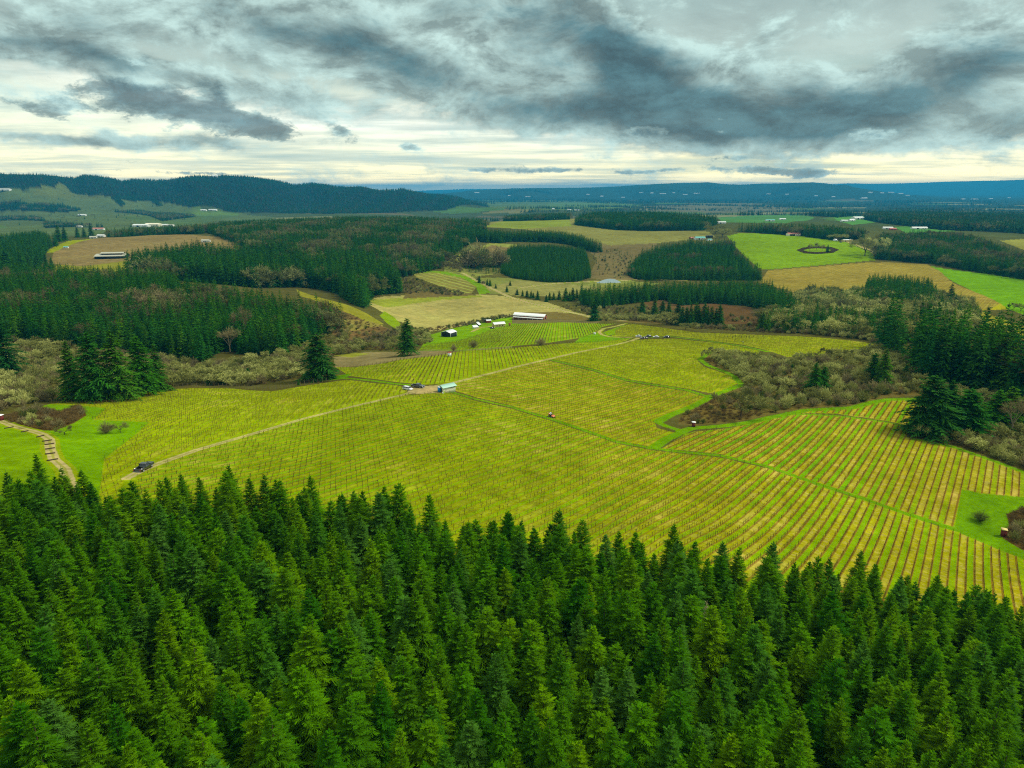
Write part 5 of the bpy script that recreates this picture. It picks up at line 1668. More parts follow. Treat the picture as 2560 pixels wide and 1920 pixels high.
    # houses and sheds further off
    far = [
        (219, 512, 9, 18, 4.0, 1.8, 96, M_WHITEWALL, M_WHITEROOF, 'white roofed shed at the corner of the brown hilltop vineyard', 'shed', 'shed'),
        (202, 515, 9, 14, 3.6, 1.6, 70, M_WHITEWALL, M_GREYROOF, 'grey roofed house beside the white shed on the brown hill', 'house', 'house'),
        (143, 536, 5, 8, 2.4, 1.0, 80, M_TANK, M_TEALROOF, 'tiny white hut on the bright yellow field of the brown hill', 'hut', 'hut'),
        (445, 523, 9, 16, 3.4, 2.0, 85, M_WHITEWALL, M_GREYROOF, 'pale house among bare trees right of the brown hilltop', 'house', 'house'),
        (213, 497, 14, 40, 5.5, 3.0, 82, M_WHITEWALL, M_PINKROOF, 'white walled barn with faded red roof in the left valley', 'barn', 'barn'),
        (306, 490, 30, 60, 8, 3.0, 88, M_WHITEWALL, M_WHITEROOF, 'white warehouse, longest of the row in the left valley', 'warehouse', 'warehouse'),
        (332, 489, 34, 56, 10, 3.5, 92, M_CREAM, M_CREAM, 'cream warehouse in the middle of the row in the left valley', 'warehouse', 'warehouse'),
        (355, 488.5, 18, 30, 6, 2.6, 75, M_WHITEWALL, M_WHITEROOF, 'small white shed right of the cream warehouse in the left valley', 'shed', 'shed'),
        (369, 489, 16, 26, 6, 2.6, 95, M_WHITEWALL, M_GREYROOF, 'small grey roofed shed at the right end of the valley warehouses', 'shed', 'shed'),
        (172, 491, 12, 22, 4.5, 2.5, 90, M_WHITEWALL, M_GREYROOF, 'pale house in the trees left of the red roofed valley barn', 'house', 'house'),
        (12, 412, 30, 60, 9, 4, 84, M_WHITEWALL, M_WHITEROOF, 'white farm building under the forest at the far left edge', 'farmhouse', 'farmhouse'),
        (178, 466, 18, 40, 6, 3, 88, M_WHITEWALL, M_WHITEROOF, 'white farmstead on the far left valley pasture', 'farmhouse', 'farmhouse'),
        (460, 455, 20, 50, 7, 3, 88, M_WHITEWALL, M_WHITEROOF, 'white shed on the green strip under the blue ridge', 'shed', 'shed'),
        (440, 455.5, 18, 36, 6, 3, 90, M_WHITEWALL, M_WHITEROOF, 'smaller white shed left of the other under the blue ridge', 'shed', 'shed'),
        (465, 384, 30, 40, 16, 8, 70, M_WHITEWALL, M_WHITEROOF, 'white house alone on the top of the blue ridge', 'house', 'house'),
        (1201, 474.5, 8, 14, 4, 1.2, 92, M_REDWALL, M_WHITEROOF, 'small red hut with white roof on the yellow hill meadow', 'hut', 'hut'),
        (1195, 453, 12, 16, 7, 3, 80, M_WHITEWALL, M_WHITEROOF, 'white house peeping over the wood behind the red hut', 'house', 'house'),
        (1230, 454, 14, 28, 4.5, 2.2, 90, M_WHITEWALL, M_WHITEROOF, 'white roofed farm building on the striped plain field', 'farmhouse', 'farmhouse'),
        (1246, 455, 14, 34, 4, 2.2, 92, M_CREAM, M_WHITEROOF, 'pale low shed right of the white roofed plain farm', 'shed', 'shed'),
        (1511, 517, 13, 24, 4, 2.6, 80, M_WHITEWALL, M_TEALROOF, 'farmhouse with big teal roof above the dark fir wood', 'farmhouse', 'farmhouse'),
        (1494, 516, 7, 12, 3, 1.5, 60, M_BRICK, M_PINKROOF, 'small orange roofed shed left of the teal roof', 'shed', 'shed'),
        (1532, 513, 8, 16, 3.4, 1.6, 95, M_DARKWALL, M_DARKROOF, 'black shed behind the teal roofed farmhouse', 'shed', 'shed'),
        (1532, 520, 7, 13, 3, 1.6, 60, M_WHITEWALL, M_TEALROOF, 'small teal roofed shed half hidden by firs', 'shed', 'shed'),
        (1713, 509, 13, 30, 4.8, 2.2, 84, M_CREAM, M_PINKROOF, 'open barn with faded red roof on top of the bright green meadow', 'barn', 'barn'),
        (1826, 522, 9, 14, 3.8, 1.4, 80, M_YELLOW, M_WHITEROOF, 'pale roofed yellow cottage at the top of the farm track', 'cottage', 'house'),
        (1838, 522, 8, 10, 3.8, 1.8, 20, M_YELLOW, M_GREYROOF, 'yellow shed right of the cottage on the farm track', 'shed', 'shed'),
        (1852, 474, 26, 46, 8, 4, 75, M_WHITEWALL, M_WHITEROOF, 'large white roofed barn of the far right farmstead', 'barn', 'barn'),
        (1838, 478, 18, 30, 6, 3, 60, M_WHITEWALL, M_WHITEROOF, 'white house left of the large barn at the far right farmstead', 'house', 'house'),
        (1823, 479, 15, 24, 5, 2.5, 90, M_WHITEWALL, M_WHITEROOF, 'small white shed at the left end of the far right farmstead', 'shed', 'shed'),
        (1901, 462, 16, 40, 5.5, 2.5, 85, M_WHITEWALL, M_WHITEROOF, 'white farm building above the far right farmstead pasture', 'farmhouse', 'farmhouse'),
        (1917, 495, 12, 26, 4.5, 2.2, 98, M_WHITEWALL, M_WHITEROOF, 'white roofed house at the left of the small far green pasture', 'house', 'house'),
        (1928, 497, 9, 18, 4, 2, 98, M_REDWALL, M_PINKROOF, 'small red barn beside the white roofed house on the right', 'barn', 'barn'),
        (1985, 495, 12, 44, 4.5, 2.4, 90, M_WHITEWALL, M_WHITEROOF, 'long white stable on the small far green pasture at right', 'stable', 'stable'),
        (1663, 478, 12, 30, 4.5, 2, 88, M_WHITEWALL, M_TEALROOF, 'pale teal sheds in the strip of green behind the firs', 'shed', 'shed'),
        (1690, 475, 12, 26, 4.5, 2, 88, M_WHITEWALL, M_WHITEROOF, 'white shed right of the teal sheds in the green strip', 'shed', 'shed'),
        (1558, 483, 12, 26, 4.5, 2, 88, M_WHITEWALL, M_WHITEROOF, 'white farm shed on the left of the green strip behind the firs', 'shed', 'shed'),
    ]
    for (u, v, w, l, h, r_, az, wm, rm, lab, nm, cat) in far:
        big = l >= 24
        gable(lab, u, v, w, l, h, r_, az, wm, rm, nm, cat, 0.6 if big else 0.4, door=[('right', -l * 0.15, l * (0.45 if 'open barn' in lab else 0.14), h * 0.75, M_OPENING_SHADE)], windows=[('right', l * 0.2, h * 0.55, l * 0.08, h * 0.25), ('right', l * 0.36, h * 0.55, l * 0.08, h * 0.25)], sink=2.0)
    # dome by the track
    e = root('greenhouse_dome', 'white dome beside the farm track on the bright green hill', 'dome', spot(1804, 520), 0)
    A = Acc()
    secs = []
    for k in range(6):
        t = k / 6 * math.pi / 2
        secs.append([(5 * math.cos(t) * math.cos(a), 5 * math.cos(t) * math.sin(a), 4.5 * math.sin(t)) for a in np.arange(12) * math.pi / 6])
    secs.append([(0.2 * math.cos(a), 0.2 * math.sin(a), 4.5) for a in np.arange(12) * math.pi / 6])
    loft(A, secs); part('cover', A, M_TANK, e, smooth=True)
    A = Acc(); box(A, (0, -4.85, 1.0), (1.4, 0.5, 2.0)); part('door', A, M_OPENING_SHADE, e)
    # town roofs far out on the plain
    g = np.random.default_rng(12)
    town = [(1385, 417), (1408, 418), (1432, 419), (1455, 417), (1480, 421), (1505, 419), (1270, 421), (1300, 425), (1345, 427), (1763, 424), (1800, 426), (1866, 429), (1880, 417), (1905, 418), (1925, 417), (1945, 419), (1960, 423), (2080, 431), (2105, 431), (2140, 430), (2180, 428), (1700, 421), (1660, 420), (1100, 423), (1140, 426), (1030, 417)]
    proto = None
    for k, (u, v) in enumerate(town):
        p = spot(u, v)
        if proto is None:
            proto = gable('', u, v, 60, 130, 13, 4, 90, M_WHITEWALL, M_WHITEROOF, 'warehouse', 'warehouse', 1.0, loc=p, sink=3.0)
            e = proto
        else:
            e = copy_tree(proto)
        e.location = p
        s = g.uniform(0.3, 0.75)
        e.scale = (s, s * g.uniform(0.7, 1.3), g.uniform(0.7, 1.1))
        e.rotation_euler = (0, 0, -R(90 + g.normal(0, 12)))
        tag(e, 'pale warehouse roof glinting far out on the blue plain', 'warehouse', 'pale roofs on the far plain')
    # small huts between the vines
    huts = [(1498, 921.5, 1.25, 1.75, M_MAROON, M_TANK, 'dark red pump hut with white lid at the tip of the bramble thicket', 10), (2167, 1158, 1.3, 2.1, M_MAROON, M_YELLOW, 'dark red pump hut with ochre lid by the brambles at the right edge', 25),
            (2, 908, 1.3, 1.7, M_MAROON, M_TANK, 'dark red pump hut with white lid at the left edge by the log path', 0), (971, 769.5, 1.6, 2.2, M_TANK, M_REDWALL, 'small red and white pump hut in the vines below the far fir', 30),
            (1101, 703, 1.9, 2.2, M_BRICK, M_BRICK, 'small brown hut on the green knoll left of the long barn', 10), (1284.5, 722.5, 1.4, 1.2, M_TANK, M_TANK, 'white box on the bare mound inside the road bend', 20), (1674, 774, 1.4, 1.5, M_REDWALL, M_REDWALL, 'orange red box above the bushes of the thicket', 0)]
    for (u, v, w, h, wm, rm, lab, az) in huts:
        e = root('pump_hut', lab, 'hut', spot(u, v), az)
        A = Acc(); box(A, (0, 0, h / 2 - 0.1), (w, w, h + 0.2), 0.02); part('wall', A, wm, e)
        A = Acc(); s = lambda y: [(-w * 0.62, y, h + 0.02), (w * 0.62, y, h + 0.02), (w * 0.62, y, h + 0.14), (-w * 0.62, y, h + 0.26)]
        loft(A, [s(-w * 0.62), s(w * 0.62)]); part('roof', A, rm, e)
        A = Acc(); box(A, (0, -w / 2 - 0.02, h * 0.45), (w * 0.6, 0.05, h * 0.8), 0.01); d = part('door', A, wm, e)
        A = Acc(); box(A, (w * 0.2, -w / 2 - 0.06, h * 0.5), (0.05, 0.05, 0.14)); part('handle', A, M_WIRE, d)


# ------------------------------------------------------------------ vehicles  (local y forward, x right)
def wheel(parent, x, y, r, w):
    e = bpy.data.objects.new('wheel', None)
    A = Acc()
    secs = []
    for (dx, rr) in ((-w / 2, r * 0.72), (-w / 2, r * 0.93), (-w * 0.36, r), (w * 0.36, r), (w / 2, r * 0.93), (w / 2, r * 0.72)):
        secs.append([(x + dx, y + rr * math.cos(a), r + rr * math.sin(a)) for a in np.arange(16) * math.pi / 8])
    loft(A, secs)
    o = part('wheel', A, M_TYRE, parent, smooth=False)
    A = Acc()
    sx = 1 if x > 0 else -1
    c = x + sx * (w / 2 + 0.012)
    ring = [(c, y + r * 0.66 * math.cos(a), r + r * 0.66 * math.sin(a)) for a in np.arange(12) * math.pi / 6]
    hub = [(c + sx * 0.02, y + r * 0.18 * math.cos(a), r + r * 0.18 * math.sin(a)) for a in np.arange(12) * math.pi / 6]
    loft(A, [ring, hub]); part('rim', A, M_RIM, o)
    bpy.data.objects.remove(e)


def section(w, z0, z1, y, tumble=0.0, r=0.12):
    """rounded body cross-section at station y"""
    hw = w / 2
    t = hw - tumble
    return [(-hw + r * 0.3, y, z0), (hw - r * 0.3, y, z0), (hw, y, z0 + r), (hw, y, z0 + (z1 - z0) * 0.55), (t, y, z1 - r), (t - r, y, z1), (-t + r, y, z1), (-t, y, z1 - r), (-hw, y, z0 + (z1 - z0) * 0.55), (-hw, y, z0 + r)]


def pickup(label, loc, az, body, group=None):
    e = root('pickup_truck', label, 'pickup truck', loc, az, group)
    W = 1.98
    A = Acc()      # nose and cab up to the waist
    loft(A, [section(W * 0.92, 0.55, 0.98, 2.92), section(W, 0.42, 1.10, 2.80), section(W, 0.40, 1.17, 2.3), section(W, 0.40, 1.22, 1.35), section(W, 0.40, 1.20, -0.75)])
    part('body', A, body, e, smooth=False)
    A = Acc()      # open load bed
    for sx in (-1, 1):
        box(A, (sx * (W / 2 - 0.07), -1.84, 0.84), (0.14, 2.14, 0.74), 0.03)
    box(A, (0, -1.84, 0.60), (W - 0.29, 2.13, 0.10))
    box(A, (0, -0.83, 0.86), (W - 0.29, 0.10, 0.62))
    b_ = part('load_bed', A, body, e)
    A = Acc(); box(A, (0, -2.95, 0.86), (W - 0.04, 0.08, 0.62), 0.02); part('tailgate', A, body, e)
    A = Acc(); box(A, (0, -1.84, 0.665), (W - 0.34, 2.05, 0.02)); part('bed_liner', A, M_PLASTIC, b_)
    # glasshouse and roof
    A = Acc()
    s = lambda y0, y1, z, w: [(-w / 2, y0, z), (w / 2, y0, z), (w / 2, y1, z), (-w / 2, y1, z)]
    loft(A, [s(-0.74, 1.34, 1.19, W - 0.10), s(-0.58, 0.62, 1.76, W - 0.42)])
    part('window', A, M_GLASS, e)
    A = Acc()
    loft(A, [s(-0.64, 0.68, 1.74, W - 0.38), s(-0.60, 0.62, 1.82, W - 0.44), s(-0.45, 0.45, 1.86, W - 0.66)])
    part('roof', A, body, e)
    A = Acc()
    for sx in (-1, 1):
        for (ya, yb) in ((-0.70, -0.56), (0.25, 0.18), (1.28, 0.58)):
            A.tube((sx * (W / 2 - 0.06), ya, 1.18), (sx * (W / 2 - 0.21), yb, 1.78), 0.05, 0.04, 5)
    part('pillars', A, body, e)
    for sx in (-1, 1):
        for y in (1.75, -1.75):
            wheel(e, sx * (W / 2 - 0.10), y, 0.40, 0.27)
        A = Acc(); box(A, (sx * (W / 2 - 0.13), -3.0, 0.92), (0.18, 0.06, 0.36), 0.02); part('tail_light', A, M_REDLAMP, e)
        A = Acc(); box(A, (sx * (W / 2 - 0.24), 2.90, 0.86), (0.34, 0.06, 0.20), 0.02); part('headlight', A, M_LAMP, e)
        A = Acc(); box(A, (sx * (W / 2 + 0.13), 1.02, 1.25), (0.22, 0.10, 0.18), 0.03); part('mirror', A, M_PLASTIC, e)
    A = Acc(); box(A, (0, -3.05, 0.52), (W - 0.1, 0.16, 0.18), 0.03); part('bumper', A, M_RIM, e)
    A = Acc(); box(A, (0, 2.95, 0.52), (W - 0.1, 0.16, 0.22), 0.03); part('bumper', A, M_RIM, e)
    A = Acc(); box(A, (0, 2.93, 0.84), (1.0, 0.05, 0.26), 0.02); part('grille', A, M_PLASTIC, e)
    return e


def car(label, loc, az, body, kind='sedan', group=None):
    e = root('parked_car', label, 'car', loc, az, group)
    W, L = (1.80, 4.6) if kind != 'suv' else (1.92, 4.8)
    hood, roof, waist = (0.86, 1.44, 0.92) if kind == 'sedan' else ((0.90, 1.50, 0.95) if kind == 'wagon' else (1.08, 1.80, 1.12))
    y0 = L / 2
    A = Acc()
    loft(A, [section(W * 0.86, 0.40, hood * 0.74, y0, 0.1), section(W * 0.97, 0.28, hood * 0.92, y0 - 0.25, 0.08), section(W, 0.26, hood, y0 - 0.95, 0.06), section(W, 0.26, waist, 0.55, 0.05),
             section(W, 0.26, waist, -y0 + 0.8, 0.05), section(W * 0.97, 0.30, waist * 0.98, -y0 + 0.2, 0.08), section(W * 0.88, 0.42, waist * 0.85, -y0, 0.1)])
    part('body', A, body, e)
    if kind == 'sedan':
        st = (1.15, 0.35, -1.05, -1.75)
    else:
        st = (1.25, 0.55, -1.90, -2.22)
    s = lambda ya, yb, z, w: [(-w / 2, ya, z), (w / 2, ya, z), (w / 2, yb, z), (-w / 2, yb, z)]
    A = Acc(); loft(A, [s(st[3], st[0], waist - 0.02, W - 0.14), s(st[2], st[1], roof - 0.05, W - 0.46)]); part('window', A, M_GLASS, e)
    A = Acc(); loft(A, [s(st[2] - 0.05, st[1] + 0.07, roof - 0.06, W - 0.42), s(st[2], st[1], roof, W - 0.5), s(st[2] + 0.2, st[1] - 0.2, roof + 0.04, W - 0.7)]); part('roof', A, body, e)
    A = Acc()
    for sx in (-1, 1):
        for (ya, yb) in ((st[3], st[2]), ((st[0] + st[3]) / 2 - 0.1, (st[1] + st[2]) / 2 - 0.05), (st[0], st[1])):
            A.tube((sx * (W / 2 - 0.08), ya, waist - 0.02), (sx * (W / 2 - 0.23), yb, roof - 0.03), 0.045, 0.035, 5)
    part('pillars', A, body, e)
    for sx in (-1, 1):
        for y in (L * 0.29, -L * 0.29):
            wheel(e, sx * (W / 2 - 0.09), y, 0.33 if kind != 'suv' else 0.37, 0.21)
        A = Acc(); box(A, (sx * (W / 2 - 0.30), y0 - 0.04, hood * 0.68), (0.34, 0.10, 0.14), 0.02); part('headlight', A, M_LAMP, e)
        A = Acc(); box(A, (sx * (W / 2 - 0.30), -y0 + 0.03, waist * 0.72), (0.34, 0.10, 0.16), 0.02); part('tail_light', A, M_REDLAMP, e)
        A = Acc(); box(A, (sx * (W / 2 + 0.08), st[0] - 0.35, waist + 0.05), (0.16, 0.10, 0.13), 0.02); part('mirror', A, body, e)
    return e


# ------------------------------------------------------------------ people
def figure(name, pose, shirt_mat, label, loc, az, group=None, cap=None, trousers=None):
    """a person grown as one surface from a posed skeleton"""
    J, E, RAD = pose
    me = bpy.data.meshes.new(name)
    me.from_pydata([Vector(p) for p in J], E, [])
    o = bpy.data.objects.new(name, me)
    C.objects.link(o)
    o.data.materials.append(shirt_mat)
    sk = o.modifiers.new('skin', 'SKIN')
    sl = me.skin_vertices[0].data
    for i, r_ in enumerate(RAD):
        sl[i].radius = (r_, r_)
    sl[0].use_root = True
    sub = o.modifiers.new('smooth', 'SUBSURF'); sub.levels = 1; sub.render_levels = 1
    o.location = loc
    o.rotation_euler = (0, 0, -R(az))
    tag(o, label, 'person', group)
    # head, hair or cap, hands and legs of clothing as children
    hx, hy, hz = J[3]
    A = Acc()
    secs = []
    for k in range(7):
        t = -math.pi / 2 + math.pi * (k + 0.5) / 7
        secs.append([(hx + 0.085 * math.cos(t) * math.cos(a), hy + 0.10 * math.cos(t) * math.sin(a), hz + 0.12 * math.sin(t)) for a in np.arange(10) * math.pi / 5])
    loft(A, secs)
    box(A, (hx, hy + 0.105, hz - 0.01), (0.03, 0.04, 0.05), 0.008)
    part('head', A, M_SKIN, o, smooth=True)
    A = Acc()
    secs = []
    for k in range(4):
        t = math.pi * 0.08 + math.pi / 2 * k / 3.3
        secs.append([(hx + 0.10 * math.cos(t) * math.cos(a), hy - 0.012 + 0.118 * math.cos(t) * math.sin(a), hz + 0.135 * math.sin(t)) for a in np.arange(10) * math.pi / 5])
    loft(A, secs)
    box(A, (hx, hy + 0.14, hz + 0.05), (0.14, 0.13, 0.015), 0.004)
    part('cap', A, cap or M_CLOTH_D, o)
    A = Acc()
    for (a_, b_) in ((9, 10), (10, 11), (11, 12), (13, 14), (14, 15), (15, 16)):
        A.tube(J[a_], J[b_], RAD[a_] * 1.16, RAD[b_] * 1.16, 8)
    part('trousers', A, trousers or M_CLOTH_D, o)
    for i in (6, 8):
        A = Acc()
        d = np.array(J[i]) - np.array(J[i - 1]); d /= np.linalg.norm(d)
        c = np.array(J[i], float)
        A.tube(c, c + d * 0.09, 0.042, 0.045, 6)
        sd_ = np.cross(d, (0, 1, 0.2)); sd_ /= np.linalg.norm(sd_) + 1e-9
        for q in range(4):
            b0 = c + d * 0.085 + sd_ * (q - 1.5) * 0.021
            A.tube(b0, b0 + d * (0.085, 0.10, 0.095, 0.07)[q], 0.010, 0.008, 5)
        A.tube(c + d * 0.03 + sd_ * 0.04, c + d * 0.09 + sd_ * 0.075, 0.012, 0.009, 5)
        part('hand', A, M_SKIN, o)
    return o


def pose_standing(lean=0.0, reach=0.5):
    """0 pelvis 1 chest 2 neck 3 head | 4 shoulder 5 elbow 6 wrist (right) | 7 elbow... then the legs"""
    f = lean
    ch = (0, 0.32 * f, 1.30 - 0.10 * f)
    nk = (0, 0.48 * f + 0.01, 1.48 - 0.17 * f)
    hd = (0, 0.60 * f + 0.03, 1.63 - 0.24 * f)
    J = [(0, 0, 0.95), ch, nk, hd,
         (0.19, ch[1] + 0.05 * f, ch[2] + 0.12), (0.25, ch[1] + 0.16 * reach, ch[2] - 0.16), (0.20, ch[1] + 0.42 * reach, ch[2] - 0.24 - 0.1 * (1 - reach)),
         (-0.25, ch[1] + 0.14 * reach, ch[2] - 0.17), (-0.20, ch[1] + 0.40 * reach, ch[2] - 0.28),
         (0.10, 0, 0.90), (0.12, 0.03, 0.50), (0.12, -0.02, 0.09), (0.12, 0.14, 0.04),
         (-0.10, 0, 0.90), (-0.12, -0.04, 0.50), (-0.13, -0.12, 0.09), (-0.13, 0.03, 0.04),
         (-0.19, ch[1] + 0.05 * f, ch[2] + 0.12)]
    E = [(0, 1), (1, 2), (2, 3), (1, 4), (4, 5), (5, 6), (1, 17), (17, 7), (7, 8), (0, 9), (9, 10), (10, 11), (11, 12), (0, 13), (13, 14), (14, 15), (15, 16)]
    RAD = [0.15, 0.17, 0.06, 0.08, 0.075, 0.05, 0.035, 0.05, 0.035, 0.10, 0.075, 0.05, 0.045, 0.10, 0.075, 0.05, 0.045, 0.075]
    return J, E, RAD


def pose_sitting():
    J = [(0, 0, 0.0), (0, 0.02, 0.38), (0, 0.05, 0.56), (0, 0.08, 0.72),
         (0.20, 0.03, 0.49), (0.27, 0.20, 0.28), (0.17, 0.44, 0.30), (-0.27, 0.20, 0.28), (-0.17, 0.44, 0.30),
         (0.11, 0.06, -0.02), (0.14, 0.46, 0.0), (0.14, 0.50, -0.40), (0.14, 0.66, -0.44),
         (-0.11, 0.06, -0.02), (-0.14, 0.46, 0.0), (-0.14, 0.50, -0.40), (-0.14, 0.66, -0.44), (-0.20, 0.03, 0.49)]
    _, E, RAD = pose_standing()
    return J, E, RAD


def heading(p, q):
    a, b_ = spot(*p), spot(*q)
    return math.degrees(math.atan2(b_[0] - a[0], b_[1] - a[1]))


def build_vehicles():
    pickup('black pickup truck on the gravel road just above the fir plantation', spot(312, 1014), heading((296, 1020), (335, 1004)), M_BLACKPAINT)
    pickup('dark grey pickup truck parked on the gravel pad by the white wagon', spot(903, 837), 118, M_DARKPAINT)
    car('white station wagon parked on the gravel pad nearest the lower vines', spot(881, 842), 122, M_WHITEPAINT, 'wagon')
    car('white sedan at the left end of the far row of parked cars', spot(1379, 727.5), 265, M_WHITEPAINT, 'sedan')
    pickup('brown pickup truck nearest in the far row of parked cars', spot(1391, 732.5), 262, M_BROWNPAINT)
    car('black hatchback behind the brown pickup in the far row of cars', spot(1400.5, 728.5), 262, M_BLACKPAINT, 'suv')
    car('silvery white sedan in the middle of the far row of parked cars', spot(1417, 729), 266, M_WHITEPAINT, 'sedan')
    car('black estate car alone at the right end of the far row', spot(1440, 730), 268, M_BLACKPAINT, 'suv')
    car('dark car parked at the left gable of the cream farmhouse', spot(1063.5, 710), 75, M_BLACKPAINT, 'suv')
    car('dark car beside the white dome on the farm track', spot(1816, 524), 85, M_DARKPAINT, 'suv')
    # orange utility vehicle on the green lane
    p = spot(1192, 901)
    az = heading((1181, 899), (1205, 909))
    e = root('utility_vehicle', 'orange utility vehicle with rider on the middle green lane', 'vehicle', p, az)
    A = Acc()
    loft(A, [section(1.15, 0.45, 0.72, 1.55, 0.1), section(1.35, 0.40, 0.95, 1.25, 0.12), section(1.40, 0.40, 1.05, 0.55, 0.10)]); part('hood', A, M_ORANGE, e)
    A = Acc(); box(A, (0, -0.1, 0.46), (1.30, 1.4, 0.16), 0.03); part('floor', A, M_PLASTIC, e)
    A = Acc()
    for sx in (-1, 1): box(A, (sx * 0.66, -1.15, 0.92), (0.08, 1.0, 0.36), 0.02)
    box(A, (0, -1.62, 0.92), (1.24, 0.07, 0.36), 0.02); box(A, (0, -1.15, 0.76), (1.23, 0.98, 0.06)); box(A, (0, -0.69, 0.92), (1.24, 0.07, 0.36), 0.02)
    part('cargo_bed', A, M_ORANGE, e)
    A = Acc(); box(A, (0, -0.30, 0.70), (1.2, 0.5, 0.20), 0.05); box(A, (0, -0.56, 0.98), (1.2, 0.12, 0.5), 0.04); part('seat', A, M_SEAT, e)
    A = Acc()
    for sx in (-1, 1):
        A.tube((sx * 0.62, 0.62, 1.0), (sx * 0.58, 0.42, 1.50), 0.03, 0.03, 6)
    A.tube((-0.58, 0.42, 1.50), (0.58, 0.42, 1.50), 0.03, 0.03, 6)
    part('windscreen_frame', A, M_PLASTIC, e)
    for sx in (-1, 1):
        for y in (1.0, -1.1): wheel(e, sx * 0.66, y, 0.34, 0.26)
        A = Acc(); box(A, (sx * 0.36, 1.56, 0.66), (0.26, 0.10, 0.16), 0.03); part('headlight', A, M_LAMP, e)
    A = Acc(); A.tube((0.30, 0.52, 0.95), (0.30, 0.24, 1.12), 0.025, 0.025, 6)
    for k in range(12):
        a0, a1 = k * math.pi / 6, (k + 1) * math.pi / 6
        A.tube((0.30 + 0.17 * math.cos(a0), 0.22 + 0.06 * math.sin(a0), 1.12 + 0.15 * math.sin(a0)), (0.30 + 0.17 * math.cos(a1), 0.22 + 0.06 * math.sin(a1), 1.12 + 0.15 * math.sin(a1)), 0.016, 0.016, 5)
    part('steering_wheel', A, M_PLASTIC, e)
    c_, s_ = math.cos(-R(az)), math.sin(-R(az))
    loc = lambda x, y, z: (p[0] + x * c_ - y * s_, p[1] + x * s_ + y * c_, p[2] + z)
    figure('person', pose_sitting(), M_CLOTH_W, 'person in white shirt and dark cap riding the orange vehicle', loc(0.28, -0.30, 0.90), az)
    t = root('water_tank', 'upright white container in the bed of the orange vehicle', 'container', loc(-0.15, -1.15, 0.80), az)
    A = Acc(); box(A, (0, 0, 0.42), (0.5, 0.45, 0.84), 0.06); part('tank', A, M_TANK, t)
    A = Acc(); A.tube((0, 0, 0.84), (0, 0, 0.92), 0.09, 0.09, 10); part('lid', A, M_PLASTIC, t)
    # vineyard hands
    crew = [(1571, 729.5, 0.1, M_CLOTH_D, 'dark clothed worker at the left end of the far crew between vine rows'), (1582, 730.5, 0.9, M_CLOTH_D, 'dark clothed worker bending to the vines, second of the far crew'),
            (1589, 728.5, 0.1, M_CLOTH_D, 'dark clothed worker standing, third from left in the far crew'), (1602, 729.5, 0.6, M_CLOTH_D, 'dark clothed worker leaning over vines in the middle of the far crew'),
            (1612, 730, 0.1, M_CLOTH_D, 'dark clothed worker standing right of the crew middle'), (1618, 731, 0.2, M_CLOTH_D, 'dark clothed worker close beside another, right part of the far crew'),
            (1626.5, 730.5, 0.3, M_CLOTH_D, 'dark clothed worker third from the right end of the far crew'), (1648, 728.5, 0.2, M_CLOTH_D, 'dark clothed worker alone at the right end of the far crew'),
            (1605, 742, 0.7, M_CLOTH_B, 'worker in blue bending by the vines nearer than the dark crew')]
    g = np.random.default_rng(21)
    for (u, v, lean, m_, lab) in crew:
        figure('person', pose_standing(lean, 0.8), m_, lab, spot(u, v), g.uniform(0, 360), 'crew working in the far vineyard')


